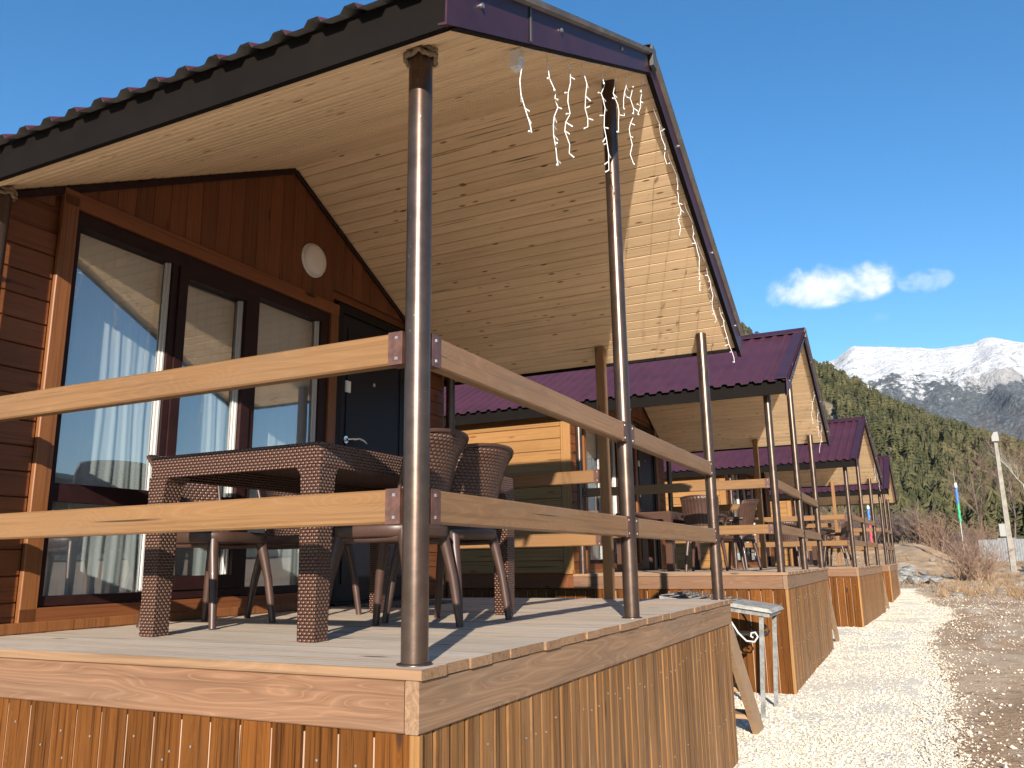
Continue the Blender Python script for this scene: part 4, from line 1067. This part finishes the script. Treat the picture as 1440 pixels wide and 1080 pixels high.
def bare_tree(x, y, H, r, mats, label, seed, spread=.75, depth=3):
    o = link('bare_tree', tree_mesh(np.random.RandomState(seed), H, r, spread, depth, mats), None, (x, y, float(G(x, y)))); return tag(o, label, 'tree', 'leafless trees beyond the fence')
bare_tree(9.3, 70, 5.6, .15, ['birch', 'birch'], 'white-barked leafless birch behind the utility pole', 4, .6)
for i, (x, y, h) in enumerate(((7.0, 95, 7), (9.6, 88, 8), (12.5, 92, 8.5), (11.2, 84, 7), (15.5, 90, 8), (8.2, 110, 9), (18.5, 86, 8), (13.5, 104, 9))):
    bare_tree(x, y, h, .12, ['twig_grey', 'twig_brown'], 'leafless brown tree in the grove at the foot of the hill', 20+i, .8, 4)
# utility pole
pz = float(G(6.1, 53)); pole = thing('utility_pole', 'pale concrete utility pole with a lamp head and grey meter box', 'pole', (6.05, 52.5, pz-.1))
M = MB()
M.add([(-.15, -.13, 0), (.15, -.13, 0), (.15, .13, 0), (-.15, .13, 0), (-.09, -.08, 7.6), (.09, -.08, 7.6), (.09, .08, 7.6), (-.09, .08, 7.6)], [(3, 2, 1, 0), (4, 5, 6, 7), (0, 1, 5, 4), (1, 2, 6, 5), (2, 3, 7, 6), (3, 0, 4, 7)])
link('shaft', M.mesh('shaft', 'concrete'), pole)
M = MB(); M.tube([(-.12, -.16, .2), (-.10, -.14, 4.5), (-.07, -.11, 7.5)], .028, 6); link('conduit', M.mesh('conduit', 'box_grey'), pole)
M = MB(); M.box(-.44, -.14, -.2, .08, 2.15, 2.85); link('meter_box', M.mesh('meter_box', 'box_grey'), pole)
M = MB(); M.box(-.2, .16, -.28, .06, 7.55, 7.82); M.add([(-.2, -.28, 7.82), (.16, -.28, 7.82), (.16, .06, 7.82), (-.2, .06, 7.82), (-.05, -.2, 8.1), (.14, -.2, 8.1), (.14, 0, 8.1), (-.05, 0, 8.1)], [(4, 5, 6, 7), (0, 1, 5, 4), (1, 2, 6, 5), (2, 3, 7, 6), (3, 0, 4, 7)]); link('lamp_head', M.mesh('lamp_head', 'box_grey'), pole)
# corrugated fence
fe = thing('metal_fence', 'grey corrugated metal fence behind the utility pole', 'fence', (0, 0, 0))
for i in range(12):
    x = 5.2+1.15*i; M = MB(); xs_ = []
    for j in range(8): xs_ += [(j*.143, 0), (j*.143+.06, 0), (j*.143+.08, -.03), (j*.143+.12, -.03)]
    z = float(G(x, 64)); vs = [(a, b, -.2) for a, b in xs_]+[(a, b, 1.55) for a, b in xs_]; k = len(xs_)
    M.add(vs, [(j, j+1, k+j+1, k+j) for j in range(k-1)]); link('fence_sheet', M.mesh('fence_sheet', 'galv_fence'), fe, (x, 64+.05*i, z))
    M = MB(); M.box(-.03, .03, .02, .08, -.3, 1.5); link('fence_post', M.mesh('fence_post', 'iron_grey'), fe, (x, 64+.05*i, z))
# banner poles
def banner(x, y, z0, z1, zmid, cols, label, tip):
    g0 = float(G(x, y)); t = thing('banner_pole', label, 'banner', (x, y, g0-.05), 0, 'furled banners on poles')
    M = MB(); M.tube([(0, 0, 0), (0, 0, z0-g0), (-.03, 0, tip-g0)], [.04, .03, .008], 8); link('pole', M.mesh('pole', 'bead_white'), t)
    for c, a, b in cols:
        M = MB(); n = 12; pts = [(.02*math.sin(k*1.3), .02*math.cos(k*1.7), a-g0+(b-a)*k/n) for k in range(n+1)]
        M.tube(pts, [.095*(1+.12*math.sin(k*2.2)) for k in range(n+1)], 9); link('banner_cloth', M.mesh('cloth', c), t)
banner(4.62, 73, 3, 6, 4.6, (('flag_green', 3.0, 4.45), ('flag_blue', 4.45, 5.75), ('flag_white', 5.75, 6.05)), 'furled blue and green banner on a thin pole before the forest', 7.0)
banner(-2.05, 73, 1.4, 4.5, 3, (('flag_red', 1.45, 2.95), ('flag_blue', 2.95, 4.3), ('flag_white', 4.3, 4.5)), 'furled blue and red banner on a thin pole seen between the porch columns', 4.9)
# rubble at the foot of the bank
def rock_mesh(rs, fl=.7):
    bm = bmesh.new(); bmesh.ops.create_icosphere(bm, subdivisions=1, radius=1)
    for v in bm.verts: v.co *= 1+.22*rs.normal(0, 1)+.25*math.sin(3*v.co.x+rs.uniform(0, .4))*.4; v.co.z *= fl
    me = bpy.data.meshes.new('rock'); bm.to_mesh(me); bm.free(); me.materials.append(MAT['stone']); return me
rocks = [rock_mesh(np.random.RandomState(k)) for k in range(4)]
rs = np.random.RandomState(33)
def rock(x, y, s, label, group, dz=0): 
    o = link('rock', rocks[rs.randint(4)], None, (x, y, float(G(x, y))+s*.25+dz)); o.scale = (s*rs.uniform(.8, 1.3), s*rs.uniform(.8, 1.3), s*rs.uniform(.7, 1.1)); o.rotation_euler = (0, 0, rs.uniform(0, 6.3)); tag(o, label, 'rock', group)
for i in range(110):
    x = -9+11.0*rs.uniform(0, 1)+rs.normal(0, .2); y = 34+rs.uniform(0, 3.5)+.25*x
    rock(x, y, rs.uniform(.12, .34), 'grey boulder in the rubble heap beyond the last cabin', 'boulders heaped beyond the last cabin', rs.uniform(0, .6)*(y-33.5)/4)
for i in range(46):
    x = rs.uniform(1.5, 13); y = rs.uniform(26, 60); rock(x, y, rs.uniform(.07, .26), 'loose grey stone lying on the dry ground near the bare shrub', 'stones on the dry ground')
rock(7.1, 53.5, .55, 'big pale grey boulder at the foot of the utility pole', None)
# dry grass tufts on the waste ground
def tufts(n):
    rs = np.random.RandomState(5); V = []; F = []
    for i in range(n):
        x = rs.uniform(-4, 15); y = rs.uniform(24, 68)
        if x < 1.6 and y < 32: continue
        if float(fbm(x*.35, y*.35, 3, 14)) < -.05: continue
        z = float(G(x, y))-.01
        for b in range(7):
            a = rs.uniform(0, 6.28); h = rs.uniform(.08, .30); w = .012; dx, dy = rs.normal(0, .12), rs.normal(0, .12); o = len(V); bx, by = x+rs.normal(0, .05), y+rs.normal(0, .05)
            V += [(bx-w*math.cos(a), by-w*math.sin(a), z), (bx+w*math.cos(a), by+w*math.sin(a), z), (bx+dx, by+dy, z+h)]; F.append((o, o+1, o+2))
    me = bpy.data.meshes.new('dry_grass'); me.from_pydata(V, [], F); me.materials.append(MAT['straw']); return me
simple('straw', (.25, .16, .085), .9, nscale=.8, namp=.4)
tag(link('dry_grass', tufts(5000)), 'dry straw-coloured grass tufts on the waste ground', 'grass', kind='stuff')

N = NT('haze'); N.t.nodes.remove(N.b)
pv_ = N.n('ShaderNodeVolumePrincipled', {'Color': (.72, .82, 1.0, 1), 'Density': 2.5e-5, 'Anisotropy': .2}); N.t.links.new(pv_.outputs[0], N.out.inputs['Volume']); MAT['haze'] = N.m
M = MB(); M.box(-9500, 9500, -9500, 9500, -20, 1150)
hz_ = link('haze', M.mesh('haze', 'haze')); hz_['kind'] = 'stuff'; hz_['label'] = 'thin blue air haze over the valley'; hz_['category'] = 'haze'
